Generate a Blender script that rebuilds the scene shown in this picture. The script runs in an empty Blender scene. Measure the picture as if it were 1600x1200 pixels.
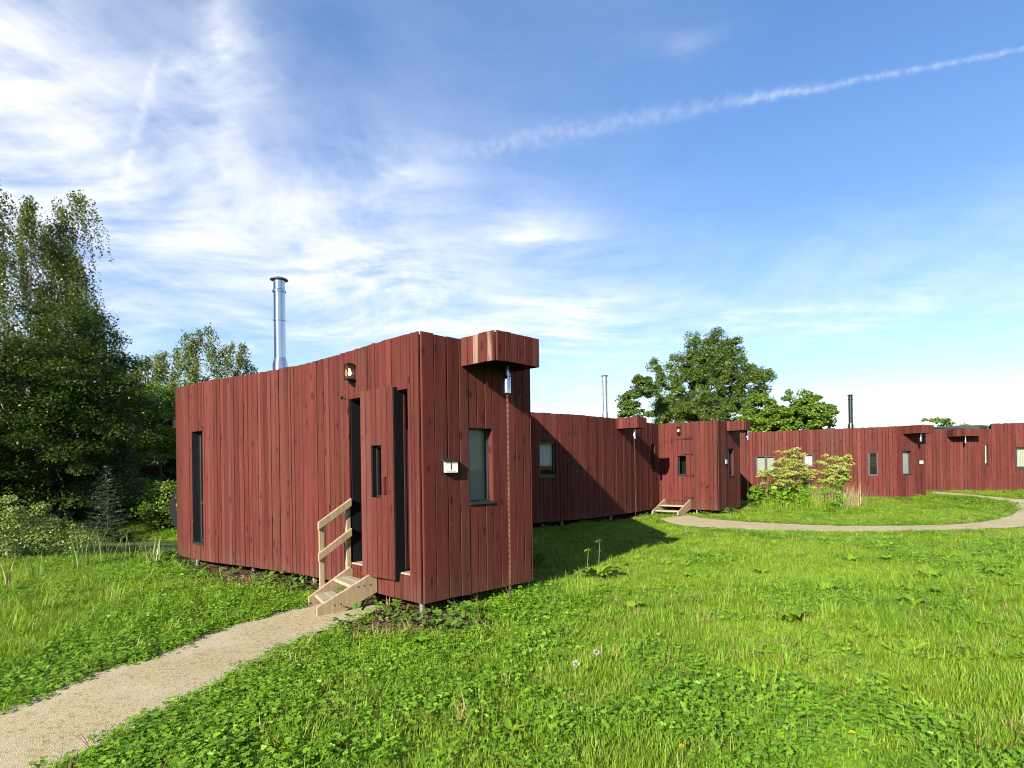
import bpy, bmesh, math, random
import numpy as np
from mathutils import Vector, Matrix

R = math.radians
scene = bpy.context.scene
COL = scene.collection
# ------------------------------------------------------------------ camera
FPX, HORX, HORY = 917.0, 800.0, 733.0          # focal length and horizon, in pixels of the 1600 px photograph
CAMZ, ROLL = 1.64, R(0.8)
cd = bpy.data.cameras.new('camera')
cam = bpy.data.objects.new('camera', cd); COL.objects.link(cam)
cd.sensor_width = 36.0; cd.sensor_fit = 'HORIZONTAL'
cd.lens = FPX / 1600 * 36.0
cd.shift_y = (HORY - 600.0) / 1600.0
cd.clip_start = 0.05; cd.clip_end = 5000
cr, sr = math.cos(ROLL), math.sin(ROLL)
cam.matrix_world = Matrix(((cr, sr, 0, 0), (0, 0, -1, 0), (-sr, cr, 0, CAMZ), (0, 0, 0, 1)))
scene.camera = cam
# ------------------------------------------------------------------ sun, exposure
SUN_EL = 24.0
SUN_D = Vector((0.488, 0.873, 0))                 # the way the light travels over the ground
sl = bpy.data.lights.new('sun', 'SUN'); so = bpy.data.objects.new('sun', sl); COL.objects.link(so)
sl.energy = 5.0; sl.angle = R(0.53); sl.color = (1.0, 0.93, 0.82)
dv = Vector((SUN_D.x * math.cos(R(SUN_EL)), SUN_D.y * math.cos(R(SUN_EL)), -math.sin(R(SUN_EL))))
so.rotation_euler = dv.to_track_quat('-Z', 'Y').to_euler()
so.location = (-30, -50, 40)
vs = scene.view_settings
scene.display_settings.display_device = 'sRGB'
vs.view_transform = 'Standard'; vs.look = 'None'; vs.gamma = 1.0; vs.exposure = 1.5; vs.use_curve_mapping = False
scene.render.engine = 'CYCLES'
cy = scene.cycles
cy.use_denoising = True; cy.use_adaptive_sampling = True; cy.adaptive_threshold = 0.025; cy.filter_width = 1.1; cy.use_light_tree = False
cy.max_bounces = 5; cy.diffuse_bounces = 2; cy.glossy_bounces = 3; cy.transmission_bounces = 4; cy.transparent_max_bounces = 8
cy.caustics_reflective = False; cy.caustics_refractive = False
try: cy.denoiser = 'OPENIMAGEDENOISE'
except Exception: pass

# ------------------------------------------------------------------ node helpers
class NT:
    def __init__(s, nt): s.nt = nt; s.nt.nodes.clear()
    def n(s, typ, **kw):
        nd = s.nt.nodes.new(typ)
        for k, v in kw.items():
            if k.startswith('i_'): nd.inputs[k[2:].replace('_', ' ')].default_value = v
            else: setattr(nd, k, v)
        return nd
    def l(s, a, b): s.nt.links.new(a, b)
    def put(s, sock, v):
        if isinstance(v, (int, float)): sock.default_value = v
        elif isinstance(v, (tuple, list)): sock.default_value = tuple(v) + ((1,) if len(v) == 3 and sock.type == 'RGBA' else ())
        else: s.l(v, sock)
    def m(s, op, a, b=None, c=None, clamp=False):
        nd = s.nt.nodes.new('ShaderNodeMath'); nd.operation = op; nd.use_clamp = clamp
        s.put(nd.inputs[0], a)
        if b is not None: s.put(nd.inputs[1], b)
        if c is not None: s.put(nd.inputs[2], c)
        return nd.outputs[0]
    def mix(s, f, a, b, mode='MIX'):
        nd = s.nt.nodes.new('ShaderNodeMix'); nd.data_type = 'RGBA'; nd.blend_type = mode
        s.put(nd.inputs[0], f); s.put(nd.inputs[6], a); s.put(nd.inputs[7], b)
        return nd.outputs[2]
    def ss(s, v, a, b):                          # smoothstep
        nd = s.nt.nodes.new('ShaderNodeMapRange'); nd.interpolation_type = 'SMOOTHSTEP'
        s.put(nd.inputs[0], v); nd.inputs[1].default_value = a; nd.inputs[2].default_value = b
        return nd.outputs[0]
    def noise(s, vec, scale, detail=4, rough=.55, dist=0.0, dim=None):
        nd = s.nt.nodes.new('ShaderNodeTexNoise'); nd.inputs['Scale'].default_value = scale
        if dim: nd.noise_dimensions = dim
        nd.inputs['Detail'].default_value = detail; nd.inputs['Roughness'].default_value = rough; nd.inputs['Distortion'].default_value = dist
        if vec is not None: s.l(vec, nd.inputs['Vector'])
        return nd.outputs[0]
    def xyz(s, x, y, z):
        nd = s.nt.nodes.new('ShaderNodeCombineXYZ')
        for i, v in enumerate((x, y, z)): s.put(nd.inputs[i], v)
        return nd.outputs[0]
    def mapped(s, vec, scale=(1, 1, 1), loc=(0, 0, 0), rot=(0, 0, 0)):
        nd = s.nt.nodes.new('ShaderNodeMapping'); s.l(vec, nd.inputs[0])
        s.put(nd.inputs[1], loc); nd.inputs[2].default_value = rot; nd.inputs[3].default_value = scale
        return nd.outputs[0]

# ------------------------------------------------------------------ world: Nishita sky with cirrus and two contrails
w = bpy.data.worlds.new('World'); scene.world = w; w.use_nodes = True
t = NT(w.node_tree)
sky = t.n('ShaderNodeTexSky', sky_type='NISHITA', sun_disc=False, sun_elevation=R(SUN_EL),
          altitude=50.0, air_density=1.0, dust_density=0.1, ozone_density=1.8)
sky.sun_rotation = math.atan2(-SUN_D.x, -SUN_D.y)
tc = t.n('ShaderNodeTexCoord')
sep = t.n('ShaderNodeSeparateXYZ'); t.l(tc.outputs['Generated'], sep.inputs[0])
dx, dy, dz = sep.outputs
az = t.m('MULTIPLY', t.m('ARCTAN2', dx, dy), 57.2958)                       # degrees, 0 = +Y
el = t.m('MULTIPLY', t.m('ARCSINE', dz), 57.2958)
hz = t.m('ADD', t.m('MAXIMUM', dz, 0.0), 0.09)
plane = t.xyz(t.m('DIVIDE', dx, hz), t.m('DIVIDE', dy, hz), 0.0)            # a flat cloud sheet seen from below
warp = t.n('ShaderNodeTexNoise', noise_dimensions='2D'); t.l(plane, warp.inputs['Vector']); warp.inputs['Scale'].default_value = 0.9; warp.inputs['Detail'].default_value = 1
wv = t.n('ShaderNodeVectorMath', operation='MULTIPLY_ADD'); t.l(warp.outputs['Color'], wv.inputs[0]); wv.inputs[1].default_value = (.55, .55, 0); t.l(plane, wv.inputs[2])
sheet = wv.outputs[0]
fib1 = t.noise(t.mapped(sheet, (1.0, 2.8, 1), rot=(0, 0, R(38))), 1.5, 5, .60, dim='2D')
fib2 = t.noise(t.mapped(sheet, (3.6, 1.3, 1), rot=(0, 0, R(20))), 1.3, 4, .62, dim='2D')
fib3 = t.noise(t.mapped(sheet, (1.6, 2.2, 1), loc=(3.1, 7.7, 0)), 1.9, 5, .58, dim='2D')
broad = t.noise(t.mapped(sheet, (1, 1, 1), loc=(11.3, 2.2, 0)), 0.42, 1, .5, dim='2D')
fibre = t.m('ADD', t.m('ADD', t.m('MULTIPLY', fib1, .34), t.m('MULTIPLY', fib2, .24)), t.m('MULTIPLY', fib3, .42))
wob = t.m('MULTIPLY', t.m('SUBTRACT', fib3, .5), 12.0)
wob2 = t.m('MULTIPLY', t.m('SUBTRACT', fib1, .5), 8.0)
azw = t.m('ADD', az, wob); elw = t.m('ADD', el, wob2)
skyv = t.xyz(azw, elw, 0.0)
def bank(acc, a0, e0, sa, se, k):                                           # a soft cloud bank: azimuth, elevation, half sizes, density
    v = t.n('ShaderNodeVectorMath', operation='MULTIPLY_ADD'); t.l(skyv, v.inputs[0]); v.inputs[1].default_value = (1 / sa, 1 / se, 0); v.inputs[2].default_value = (-a0 / sa, -e0 / se, 0)
    g_ = t.n('ShaderNodeTexGradient', gradient_type='QUADRATIC_SPHERE'); t.l(v.outputs[0], g_.inputs[0])
    return t.m('MULTIPLY_ADD', g_.outputs[1], k, acc)
def px_dir(x, y):
    X = (x - HORX) / FPX * cr + (HORY - y) / FPX * sr; Z = -(x - HORX) / FPX * sr + (HORY - y) / FPX * cr
    return X, 1.0, Z
def azel(x, y):
    X, Y, Z = px_dir(x, y); return math.degrees(math.atan2(X, Y)), math.degrees(math.atan2(Z, math.hypot(X, Y)))
banks = 0.0
for (x, y, sa, se, k) in [(30, 65, 25, 15, .82), (375, 70, 5, 11, .75), (310, 370, 33, 10, .76), (560, 310, 26, 11, .45), (650, 255, 9, 4.5, .4), (862, 362, 10, 4, .75),
                          (900, 466, 20, 2.6, .75), (820, 510, 20, 2.4, .7), (520, 500, 38, 5.5, .5), (1300, 480, 48, 2.2, .42), (1480, 632, 48, 5.5, .28), (640, 425, 20, 5, .5),
                          (1065, 78, 8, 2.2, .3), (-150, 400, 30, 20, .65)]:
    banks = bank(banks, *azel(x, y), sa, se, k)
veil = t.m('MULTIPLY', t.ss(broad, .26, .70), .44)
dens = t.m('ADD', banks, veil)
cl = t.m('MULTIPLY', dens, t.ss(fibre, .28, .78), clamp=False)
cl = t.m('ADD', cl, t.m('MULTIPLY', dens, .16))
def contrail(p0, p1, w0, w1, k, puff):
    # a great-circle line between two directions; w grows along it
    a = Vector(px_dir(*p0)).normalized(); b = Vector(px_dir(*p1)).normalized(); nrm = a.cross(b).normalized(); tg = nrm.cross(a)
    dot = lambda v: t.m('ADD', t.m('ADD', t.m('MULTIPLY', dx, v.x), t.m('MULTIPLY', dy, v.y)), t.m('MULTIPLY', dz, v.z))
    along = t.m('MULTIPLY', t.m('ARCTAN2', dot(tg), dot(a)), 57.2958)
    L = math.degrees(a.angle(b))
    pv = t.xyz(t.m('MULTIPLY', along, 1.0), t.m('MULTIPLY', dot(nrm), 57.3), 0.0)
    pn = t.noise(pv, puff, 3, .6, dim='2D')
    big = t.noise(pv, puff * .16, 0, .5, dim='2D')
    d = t.m('ADD', t.m('MULTIPLY', dot(nrm), 57.2958), t.m('MULTIPLY', t.m('SUBTRACT', big, .5), .30))
    wd = t.m('ADD', t.m('MULTIPLY', t.m('DIVIDE', along, L), w1 - w0), w0)
    wd = t.m('MAXIMUM', t.m('MULTIPLY', wd, t.m('ADD', t.m('MULTIPLY', pn, .9), .55)), .03)
    q = t.m('DIVIDE', d, wd)
    core = t.m('EXPONENT', t.m('MULTIPLY', t.m('MULTIPLY', q, q), -1.0))
    ends = t.m('MULTIPLY', t.ss(along, -1.5, 2.0), t.m('SUBTRACT', 1.0, t.ss(along, L - .2 * L, L + 1)))
    ed = t.m('MULTIPLY', ends, t.m('ADD', t.m('MULTIPLY', t.ss(pn, .3, .7), .7), .3))
    return t.m('MULTIPLY', t.m('MULTIPLY', core, ed), k)
cl = t.m('ADD', cl, contrail((1680, 62), (1130, 165), .13, .26, .24, 1.5))
cl = t.m('ADD', cl, contrail((1280, 135), (680, 243), .32, .90, .15, 1.2))
cl = t.m('ADD', cl, contrail((252, 70), (182, 320), .30, .34, .20, 1.2))
above = t.ss(el, -1.0, 3.0)
cl = t.m('MULTIPLY', t.m('MINIMUM', cl, .93), above)
gam = t.n('ShaderNodeGamma', i_Gamma=.74); t.l(sky.outputs[0], gam.inputs[0])     # softens the bright horizon of the clear-air model
skyc = t.n('ShaderNodeHueSaturation', i_Hue=.513, i_Saturation=1.42, i_Value=2.22); t.l(gam.outputs[0], skyc.inputs['Color'])
CLOUD = (8.3, 8.4, 8.8)
colr = t.mix(cl, skyc.outputs[0], CLOUD)
bg = t.n('ShaderNodeBackground'); t.l(colr, bg.inputs[0]); bg.inputs[1].default_value = 0.051
wo = t.n('ShaderNodeOutputWorld'); t.l(bg.outputs[0], wo.inputs[0])
w.cycles.sampling_method = 'NONE'

# ------------------------------------------------------------------ terrain and pixel-to-place helpers
def sst(x, a, b):
    u = np.clip((np.asarray(x, float) - a) / (b - a), 0, 1); return u * u * (3 - 2 * u)
def gz(X, Y):
    X = np.asarray(X, float); Y = np.asarray(Y, float)
    z = .014 * np.sin(X * .9 + 1.3) * np.cos(Y * .7) + .004 * np.sin(X * 2.1 + Y * 1.7)
    z = z * sst(np.hypot(X, Y), 1, 6)
    z = z + .30 * sst(Y, 18.5, 26) * sst(X, 9.5, 16)
    z = z + .10 * np.exp(-((X - 11) ** 2 + (Y - 20.5) ** 2) / 14)
    q = ((X + 10.6) / 5.4) ** 2 + ((Y - 13.6) / 2.3) ** 2
    z = z - .60 * (1 - sst(q, .45, 1.30))
    z = z + .05 * np.exp(-((X + 5.0) ** 2 + (Y - 8.0) ** 2) / 6)
    return z
def on_ground(x, y):                             # where the sight line of a photograph pixel meets the terrain
    X, Y, Z = px_dir(x, y); d = 1.0
    for _ in range(60):
        h = CAMZ + Z * d - float(gz(X * d, d))
        if abs(h) < 1e-4: break
        d += h / max(-Z, .02) * .8
    return np.array([X * d, d])

# ------------------------------------------------------------------ materials
MATS = {}
def material(name):
    m = bpy.data.materials.new(name); m.use_nodes = True; MATS[name] = m
    return m, NT(m.node_tree)
KA = .62                                         # overall reflectance of the place at this exposure
def out(t, sh, disp=None):
    o = t.n('ShaderNodeOutputMaterial'); t.l(sh, o.inputs[0])
def bump(t, h, strength=.4, dist=.01):
    b = t.n('ShaderNodeBump', i_Strength=strength, i_Distance=dist); t.l(h, b.inputs['Height']); return b.outputs[0]
def plain(name, col, rough=.6, metal=0.0, var=.15, scale=8.0, spec=.5, bmp=0.0):
    m, t = material(name)
    g = t.n('ShaderNodeNewGeometry'); nz = t.noise(g.outputs['Position'], scale, 5, .6)
    k = t.m('ADD', t.m('MULTIPLY', nz, 2 * var), 1 - var)
    c = t.mix(1.0, tuple(q * KA for q in col), t.xyz(k, k, k), 'MULTIPLY')
    p = t.n('ShaderNodeBsdfPrincipled', i_Metallic=metal); t.l(c, p.inputs['Base Color'])
    t.l(t.m('ADD', t.m('MULTIPLY', nz, .3), rough - .15), p.inputs['Roughness']); p.inputs['Specular IOR Level'].default_value = spec
    if bmp: t.l(bump(t, nz, bmp, .004), p.inputs['Normal'])
    out(t, p.outputs[0]); return m
WORN = {'red_worn': 1.0}
def red_boards(name, base=(.084, .0178, .0132), hi=(.162, .0400, .0300)):
    m, t = material(name)
    g = t.n('ShaderNodeNewGeometry'); oi = t.n('ShaderNodeObjectInfo'); rnd = oi.outputs['Random']
    off = t.xyz(t.m('MULTIPLY', rnd, 37.0), t.m('MULTIPLY', rnd, 91.0), t.m('MULTIPLY', rnd, 53.0))
    av = t.n('ShaderNodeVectorMath', operation='ADD'); t.l(g.outputs['Position'], av.inputs[0]); t.l(off, av.inputs[1])
    pos = av.outputs[0]
    grain = t.noise(t.mapped(pos, (60, 60, 2.2)), 1.0, 6, .65, .8)
    band = t.noise(t.mapped(pos, (9, 9, .55)), 1.0, 4, .55, .6)
    cloud = t.noise(t.mapped(pos, (3.5, 3.5, 1.6)), 1.0, 4, .6)
    saw = t.n('ShaderNodeTexWave', wave_type='BANDS', bands_direction='Z'); t.l(t.mapped(pos, (1, 1, 1)), saw.inputs[0])
    saw.inputs['Scale'].default_value = 26; saw.inputs['Distortion'].default_value = 2.2; saw.inputs['Detail'].default_value = 2
    f = t.m('ADD', t.m('MULTIPLY', band, .55), t.m('MULTIPLY', grain, .45))
    c = t.mix(t.ss(f, .30, .72), base, hi)
    kr = t.n('ShaderNodeMapRange'); t.l(rnd, kr.inputs[0]); kr.inputs[3].default_value = .78; kr.inputs[4].default_value = 1.16
    kk = t.m('MULTIPLY', kr.outputs[0], t.m('ADD', t.m('MULTIPLY', cloud, .45), .78))
    worn_k = WORN.get(name, .45)
    r2 = t.m('FRACT', t.m('MULTIPLY', rnd, 7.31)); r3 = t.m('FRACT', t.m('MULTIPLY', rnd, 17.7))
    c = t.mix(t.m('MULTIPLY', t.ss(r2, .62, 1.0), .42), c, (.150, .060, .042))           # some boards have weathered browner, a few stay fresh
    c = t.mix(t.m('MULTIPLY', t.ss(r3, .80, 1.0), .35), c, (.200, .036, .030))
    c = t.mix(1.0, c, t.xyz(kk, kk, kk), 'MULTIPLY')
    # knots, dark runs, worn pale streaks and little chips of missing paint
    vor = t.n('ShaderNodeTexVoronoi', feature='F1'); t.l(t.mapped(pos, (7.0, 7.0, 3.0)), vor.inputs['Vector']); vor.inputs['Scale'].default_value = 1.0
    knot = t.m('SUBTRACT', 1.0, t.ss(t.m('ADD', vor.outputs['Distance'], t.m('MULTIPLY', grain, .08)), .12, .27))
    c = t.mix(t.m('MULTIPLY', knot, .72), c, (.022, .008, .007))
    stain = t.ss(t.noise(t.mapped(pos, (13, 13, .8), loc=(5, 1, 9)), 1.0, 5, .6), .60, .74)
    c = t.mix(t.m('MULTIPLY', stain, .42), c, (.034, .016, .013))
    wear = t.m('MULTIPLY', t.ss(t.noise(t.mapped(pos, (22, 22, 1.1), loc=(2, 8, 3)), 1.0, 6, .66), .64, .78), t.ss(rnd, .45, .95))
    c = t.mix(t.m('MULTIPLY', wear if worn_k < 1 else t.ss(band, .35, .6), worn_k), c, (.24, .125, .10) if worn_k < 1 else (.36, .22, .17))
    chip = t.ss(t.noise(t.mapped(pos, (34, 34, 21), loc=(9, 4, 1)), 1.0, 3, .5), .735, .76)
    c = t.mix(t.m('MULTIPLY', chip, .6), c, (.40, .28, .21))
    sz = t.n('ShaderNodeSeparateXYZ'); t.l(g.outputs['Position'], sz.inputs[0])
    mud = t.m('MULTIPLY', t.m('SUBTRACT', 1.0, t.ss(t.m('SUBTRACT', sz.outputs[2], t.m('MULTIPLY', t.m('SUBTRACT', cloud, .5), .9)), .17, .50)), t.ss(band, .3, .6))
    c = t.mix(t.m('MULTIPLY', mud, .38), c, (.13, .085, .055))                            # rain splash along the foot
    c = t.mix(1.0, c, (KA, KA, KA), 'MULTIPLY')
    p = t.n('ShaderNodeBsdfPrincipled'); t.l(c, p.inputs['Base Color'])
    t.l(t.m('ADD', t.m('MULTIPLY', grain, .25), .62), p.inputs['Roughness']); p.inputs['Specular IOR Level'].default_value = .14
    hgt = t.m('ADD', t.m('ADD', t.m('MULTIPLY', grain, .7), t.m('MULTIPLY', saw.outputs['Fac'], .22)), t.m('MULTIPLY', knot, .5))
    t.l(bump(t, hgt, .55, .004), p.inputs['Normal'])
    out(t, p.outputs[0]); return m
def timber(name, base, hi, axis=2):
    m, t = material(name)
    tcn = t.n('ShaderNodeTexCoord'); oi = t.n('ShaderNodeObjectInfo')
    off = t.m('MULTIPLY', oi.outputs['Random'], 40.0)
    sc = [26.0, 26.0, 26.0]; sc[axis] = 1.6
    pos = t.mapped(tcn.outputs['Object'], sc, loc=t.xyz(off, off, off))
    g1 = t.noise(pos, 1.0, 6, .65, .9)
    c = t.mix(t.ss(g1, .3, .7), base, hi)
    kn = t.ss(t.noise(t.mapped(tcn.outputs['Object'], (9, 9, 9), loc=t.xyz(off, 2.0, off)), 1.0, 3), .68, .78)
    c = t.mix(t.m('MULTIPLY', kn, .5), c, (.16, .085, .035))
    c = t.mix(1.0, c, (KA, KA, KA), 'MULTIPLY')
    p = t.n('ShaderNodeBsdfPrincipled', i_Roughness=.75); t.l(c, p.inputs['Base Color']); t.l(bump(t, g1, .4, .004), p.inputs['Normal'])
    out(t, p.outputs[0]); return m
def leaf_mat(name, c1, c2, dry=(.35, .27, .10), trans=.35, rough=.5, spec=.35, patch=.0):
    m, t = material(name)
    at = t.n('ShaderNodeAttribute', attribute_name='tint'); oi = t.n('ShaderNodeObjectInfo'); g = t.n('ShaderNodeNewGeometry')
    tint = at.outputs['Fac']
    k = t.m('ADD', t.m('MULTIPLY', tint, .8), t.m('MULTIPLY', oi.outputs['Random'], .2))
    if patch:
        pn = t.noise(g.outputs['Position'], .55, 4, .6)
        k = t.m('ADD', k, t.m('MULTIPLY', t.m('SUBTRACT', pn, .5), patch), clamp=True)
    c = t.mix(k, c1, c2)
    c = t.mix(t.m('GREATER_THAN', tint, 1.5), c, dry)
    c = t.mix(1.0, c, (KA, KA, KA), 'MULTIPLY')
    p = t.n('ShaderNodeBsdfPrincipled', i_Roughness=rough); t.l(c, p.inputs['Base Color']); p.inputs['Specular IOR Level'].default_value = spec
    tr = t.n('ShaderNodeBsdfTranslucent'); t.l(t.mix(1.0, c, (1.25, 1.15, .55, 1), 'MULTIPLY'), tr.inputs[0])
    mx = t.n('ShaderNodeMixShader'); mx.inputs[0].default_value = trans; t.l(p.outputs[0], mx.inputs[1]); t.l(tr.outputs[0], mx.inputs[2])
    out(t, mx.outputs[0]); return m

red_boards('red_boards'); red_boards('red_worn')
red_boards('red_trim', (.09, .021, .017), (.14, .038, .030))
plain('backing', (.008, .004, .004), .95, 0, .15, 8, .1)
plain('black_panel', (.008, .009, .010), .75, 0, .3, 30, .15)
plain('dark_frame', (.020, .022, .024), .45, 0, .2, 20)
plain('membrane', (.035, .037, .040), .8, 0, .3, 3)
plain('galvanised', (.52, .53, .54), .42, .85, .22, 25)
plain('iron', (.025, .024, .024), .5, .6, .3, 40)
plain('rust', (.20, .105, .065), .7, .5, .4, 60)
plain('white_plate', (.78, .76, .66), .4, 0, .06, 30)
plain('ink', (.012, .012, .012), .5)
plain('blind_grey', (.38, .39, .38), .9, 0, .05, 4)
plain('curtain', (.55, .53, .43), .9, 0, .12, 9)
plain('curtain_white', (.80, .82, .85), .9, 0, .05, 9)
plain('concrete', (.36, .35, .32), .9, 0, .2, 20)
plain('bark', (.075, .058, .042), .95, 0, .4, 9, .2, .8)
plain('birch_bark', (.42, .40, .36), .8, 0, .5, 7, .2, .5)
plain('stem_green', (.13, .17, .05), .7, 0, .25, 20)
plain('stem_straw', (.38, .27, .13), .8, 0, .25, 20)
plain('stem_red', (.22, .13, .07), .8, 0, .25, 20)
timber('pine', (.36, .255, .135), (.52, .40, .24))
timber('pine_grey', (.36, .29, .20), (.50, .42, .31), 0)
m, t = material('steel')
p = t.n('ShaderNodeBsdfPrincipled', i_Metallic=1.0, i_Roughness=.13); p.inputs['Base Color'].default_value = (.55, .56, .57, 1)
g = t.n('ShaderNodeNewGeometry'); t.l(bump(t, t.noise(t.mapped(g.outputs['Position'], (6, 6, 1)), 1.0, 3), .05, .01), p.inputs['Normal']); out(t, p.outputs[0])
m, t = material('dark_steel')
p = t.n('ShaderNodeBsdfPrincipled', i_Metallic=.9, i_Roughness=.3); p.inputs['Base Color'].default_value = (.05, .05, .052, 1); out(t, p.outputs[0])
m, t = material('glass')
gl = t.n('ShaderNodeBsdfGlossy', i_Roughness=.02); tp = t.n('ShaderNodeBsdfTransparent'); tp.inputs[0].default_value = (.78, .82, .80, 1)
fr = t.n('ShaderNodeLayerWeight', i_Blend=.5); mx = t.n('ShaderNodeMixShader'); t.l(t.m('MULTIPLY_ADD', t.m('POWER', fr.outputs['Facing'], 4.0), .7, .022), mx.inputs[0])
t.l(tp.outputs[0], mx.inputs[1]); t.l(gl.outputs[0], mx.inputs[2]); out(t, mx.outputs[0])
m, t = material('bulb')
e = t.n('ShaderNodeEmission', i_Strength=2.6); e.inputs[0].default_value = (1.0, .72, .30, 1); out(t, e.outputs[0]); m.cycles.emission_sampling = 'NONE'
m, t = material('lantern_glass')
gl = t.n('ShaderNodeBsdfGlossy', i_Roughness=.08); tp = t.n('ShaderNodeBsdfTransparent'); tp.inputs[0].default_value = (.88, .86, .80, 1)
mx = t.n('ShaderNodeMixShader', i_Fac=.12); t.l(tp.outputs[0], mx.inputs[1]); t.l(gl.outputs[0], mx.inputs[2]); out(t, mx.outputs[0])
m, t = material('sign_face')                    # white plate, blending to warm yellow over its upper half
g = t.n('ShaderNodeNewGeometry'); tcn = t.n('ShaderNodeTexCoord'); sp = t.n('ShaderNodeSeparateXYZ'); t.l(tcn.outputs['Generated'], sp.inputs[0])
c = t.mix(t.ss(sp.outputs[2], .45, .95), (.80, .79, .76), (.80, .70, .36))
p = t.n('ShaderNodeBsdfPrincipled', i_Roughness=.35); t.l(c, p.inputs['Base Color']); out(t, p.outputs[0])
# water with duckweed
m, t = material('pond_water')
g = t.n('ShaderNodeNewGeometry'); n1 = t.noise(g.outputs['Position'], 1.3, 6, .65); n2 = t.noise(g.outputs['Position'], 14, 3)
weed = t.m('MULTIPLY', t.ss(n1, .42, .56), t.ss(n2, .3, .55))
c = t.mix(weed, (.012, .018, .010), (.075, .105, .020))
p = t.n('ShaderNodeBsdfPrincipled'); t.l(c, p.inputs['Base Color']); t.l(t.m('ADD', t.m('MULTIPLY', weed, .6), .06), p.inputs['Roughness'])
t.l(bump(t, n2, .15, .01), p.inputs['Normal']); out(t, p.outputs[0])
# ground: soil and moss under the sward, leaf litter along the cabins
m, t = material('ground')
g = t.n('ShaderNodeNewGeometry'); P_ = g.outputs['Position']; at = t.n('ShaderNodeAttribute', attribute_name='litter')
n1 = t.noise(P_, 1.1, 6, .6); n2 = t.noise(P_, 16, 5, .65); n3 = t.noise(P_, 70, 3)
c = t.mix(t.ss(n1, .35, .65), (.085, .165, .010), (.150, .230, .016))
c = t.mix(t.m('MULTIPLY', t.ss(n2, .45, .7), .6), c, (.030, .045, .010))
soil = t.mix(t.ss(n3, .35, .65), (.085, .052, .028), (.23, .155, .085))
soil = t.mix(t.m('MULTIPLY', t.ss(n2, .5, .7), .5), soil, (.05, .035, .02))
lf = t.ss(t.m('ADD', at.outputs['Fac'], t.m('MULTIPLY', t.m('SUBTRACT', n2, .5), .9)), .35, .6)
c = t.mix(lf, c, soil)
c = t.mix(1.0, c, (KA, KA, KA), 'MULTIPLY')
p = t.n('ShaderNodeBsdfPrincipled', i_Roughness=.95); t.l(c, p.inputs['Base Color']); p.inputs['Specular IOR Level'].default_value = .15
t.l(bump(t, t.m('ADD', n2, t.m('MULTIPLY', n3, .5)), .9, .03), p.inputs['Normal']); out(t, p.outputs[0])
# bound gravel path
m, t = material('path_gravel')
g = t.n('ShaderNodeNewGeometry'); P_ = g.outputs['Position']; at = t.n('ShaderNodeAttribute', attribute_name='edge')
v = t.n('ShaderNodeTexVoronoi'); t.l(P_, v.inputs['Vector']); v.inputs['Scale'].default_value = 170
v2 = t.n('ShaderNodeTexVoronoi'); t.l(P_, v2.inputs['Vector']); v2.inputs['Scale'].default_value = 38
n1 = t.noise(P_, 1.5, 6, .62); n2 = t.noise(P_, 9, 5, .65)
hs = t.n('ShaderNodeSeparateColor'); t.l(v.outputs['Color'], hs.inputs[0]); hs2 = t.n('ShaderNodeSeparateColor'); t.l(v2.outputs['Color'], hs2.inputs[0])
c = t.mix(hs.outputs[0], (.44, .36, .19), (.64, .54, .32))
c = t.mix(t.m('MULTIPLY', t.ss(hs2.outputs[1], .75, .95), .5), c, (.26, .18, .09))
c = t.mix(t.m('MULTIPLY', t.ss(n1, .45, .7), .55), c, (.66, .58, .41))
c = t.mix(t.m('MULTIPLY', t.ss(n2, .54, .72), .5), c, (.38, .28, .14))
eg = t.ss(t.m('ADD', at.outputs['Fac'], t.m('MULTIPLY', t.m('SUBTRACT', n2, .5), .7)), .5, .95)
c = t.mix(t.m('MULTIPLY', eg, .5), c, (.62, .54, .38))
c = t.mix(1.0, c, (KA, KA, KA), 'MULTIPLY')
p = t.n('ShaderNodeBsdfPrincipled', i_Roughness=.9); t.l(c, p.inputs['Base Color']); p.inputs['Specular IOR Level'].default_value = .2
t.l(bump(t, t.m('ADD', v.outputs['Distance'], t.m('MULTIPLY', v2.outputs['Distance'], .5)), .5, .006), p.inputs['Normal']); out(t, p.outputs[0])
leaf_mat('grass', (.150, .330, .016), (.395, .580, .036), (.46, .37, .14), .34, .5, .3, .9)
leaf_mat('clover', (.130, .325, .016), (.305, .525, .030), (.30, .20, .08), .3, .5, .35, .5)
leaf_mat('broadleaf', (.170, .360, .014), (.360, .540, .026), (.30, .20, .06), .35, .42, .45)
leaf_mat('reed', (.16, .26, .05), (.34, .46, .15), (.62, .48, .24), .3, .4, .5)
leaf_mat('birch_leaf', (.085, .125, .024), (.185, .235, .045), (.30, .26, .06), .4, .4, .5)
leaf_mat('far_birch_leaf', (.120, .175, .036), (.230, .285, .075), (.30, .26, .06), .35, .5, .4)
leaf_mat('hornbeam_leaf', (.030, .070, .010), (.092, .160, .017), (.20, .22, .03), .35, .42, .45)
leaf_mat('oak_leaf', (.080, .150, .020), (.185, .280, .036), (.16, .20, .05), .28, .45, .45)
leaf_mat('maple_leaf', (.100, .210, .016), (.235, .360, .034), (.24, .26, .05), .35, .45, .45)
leaf_mat('willow_leaf', (.130, .250, .038), (.330, .460, .110), (.26, .32, .08), .3, .38, .55)
leaf_mat('needles', (.020, .058, .026), (.050, .105, .045), (.08, .10, .04), .15, .5, .4)
leaf_mat('ivy_leaf', (.055, .130, .016), (.160, .270, .036), (.30, .28, .10), .2, .55, .2)
leaf_mat('umbel', (.40, .50, .07), (.66, .72, .17), (.56, .46, .16), .2, .7, .2)
leaf_mat('litter_leaf', (.12, .068, .033), (.28, .19, .10), (.32, .24, .14), .1, .8, .2)
leaf_mat('blossom', (.45, .44, .38), (.60, .58, .52), (.70, .52, .03), .2, .7, .2)

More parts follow.
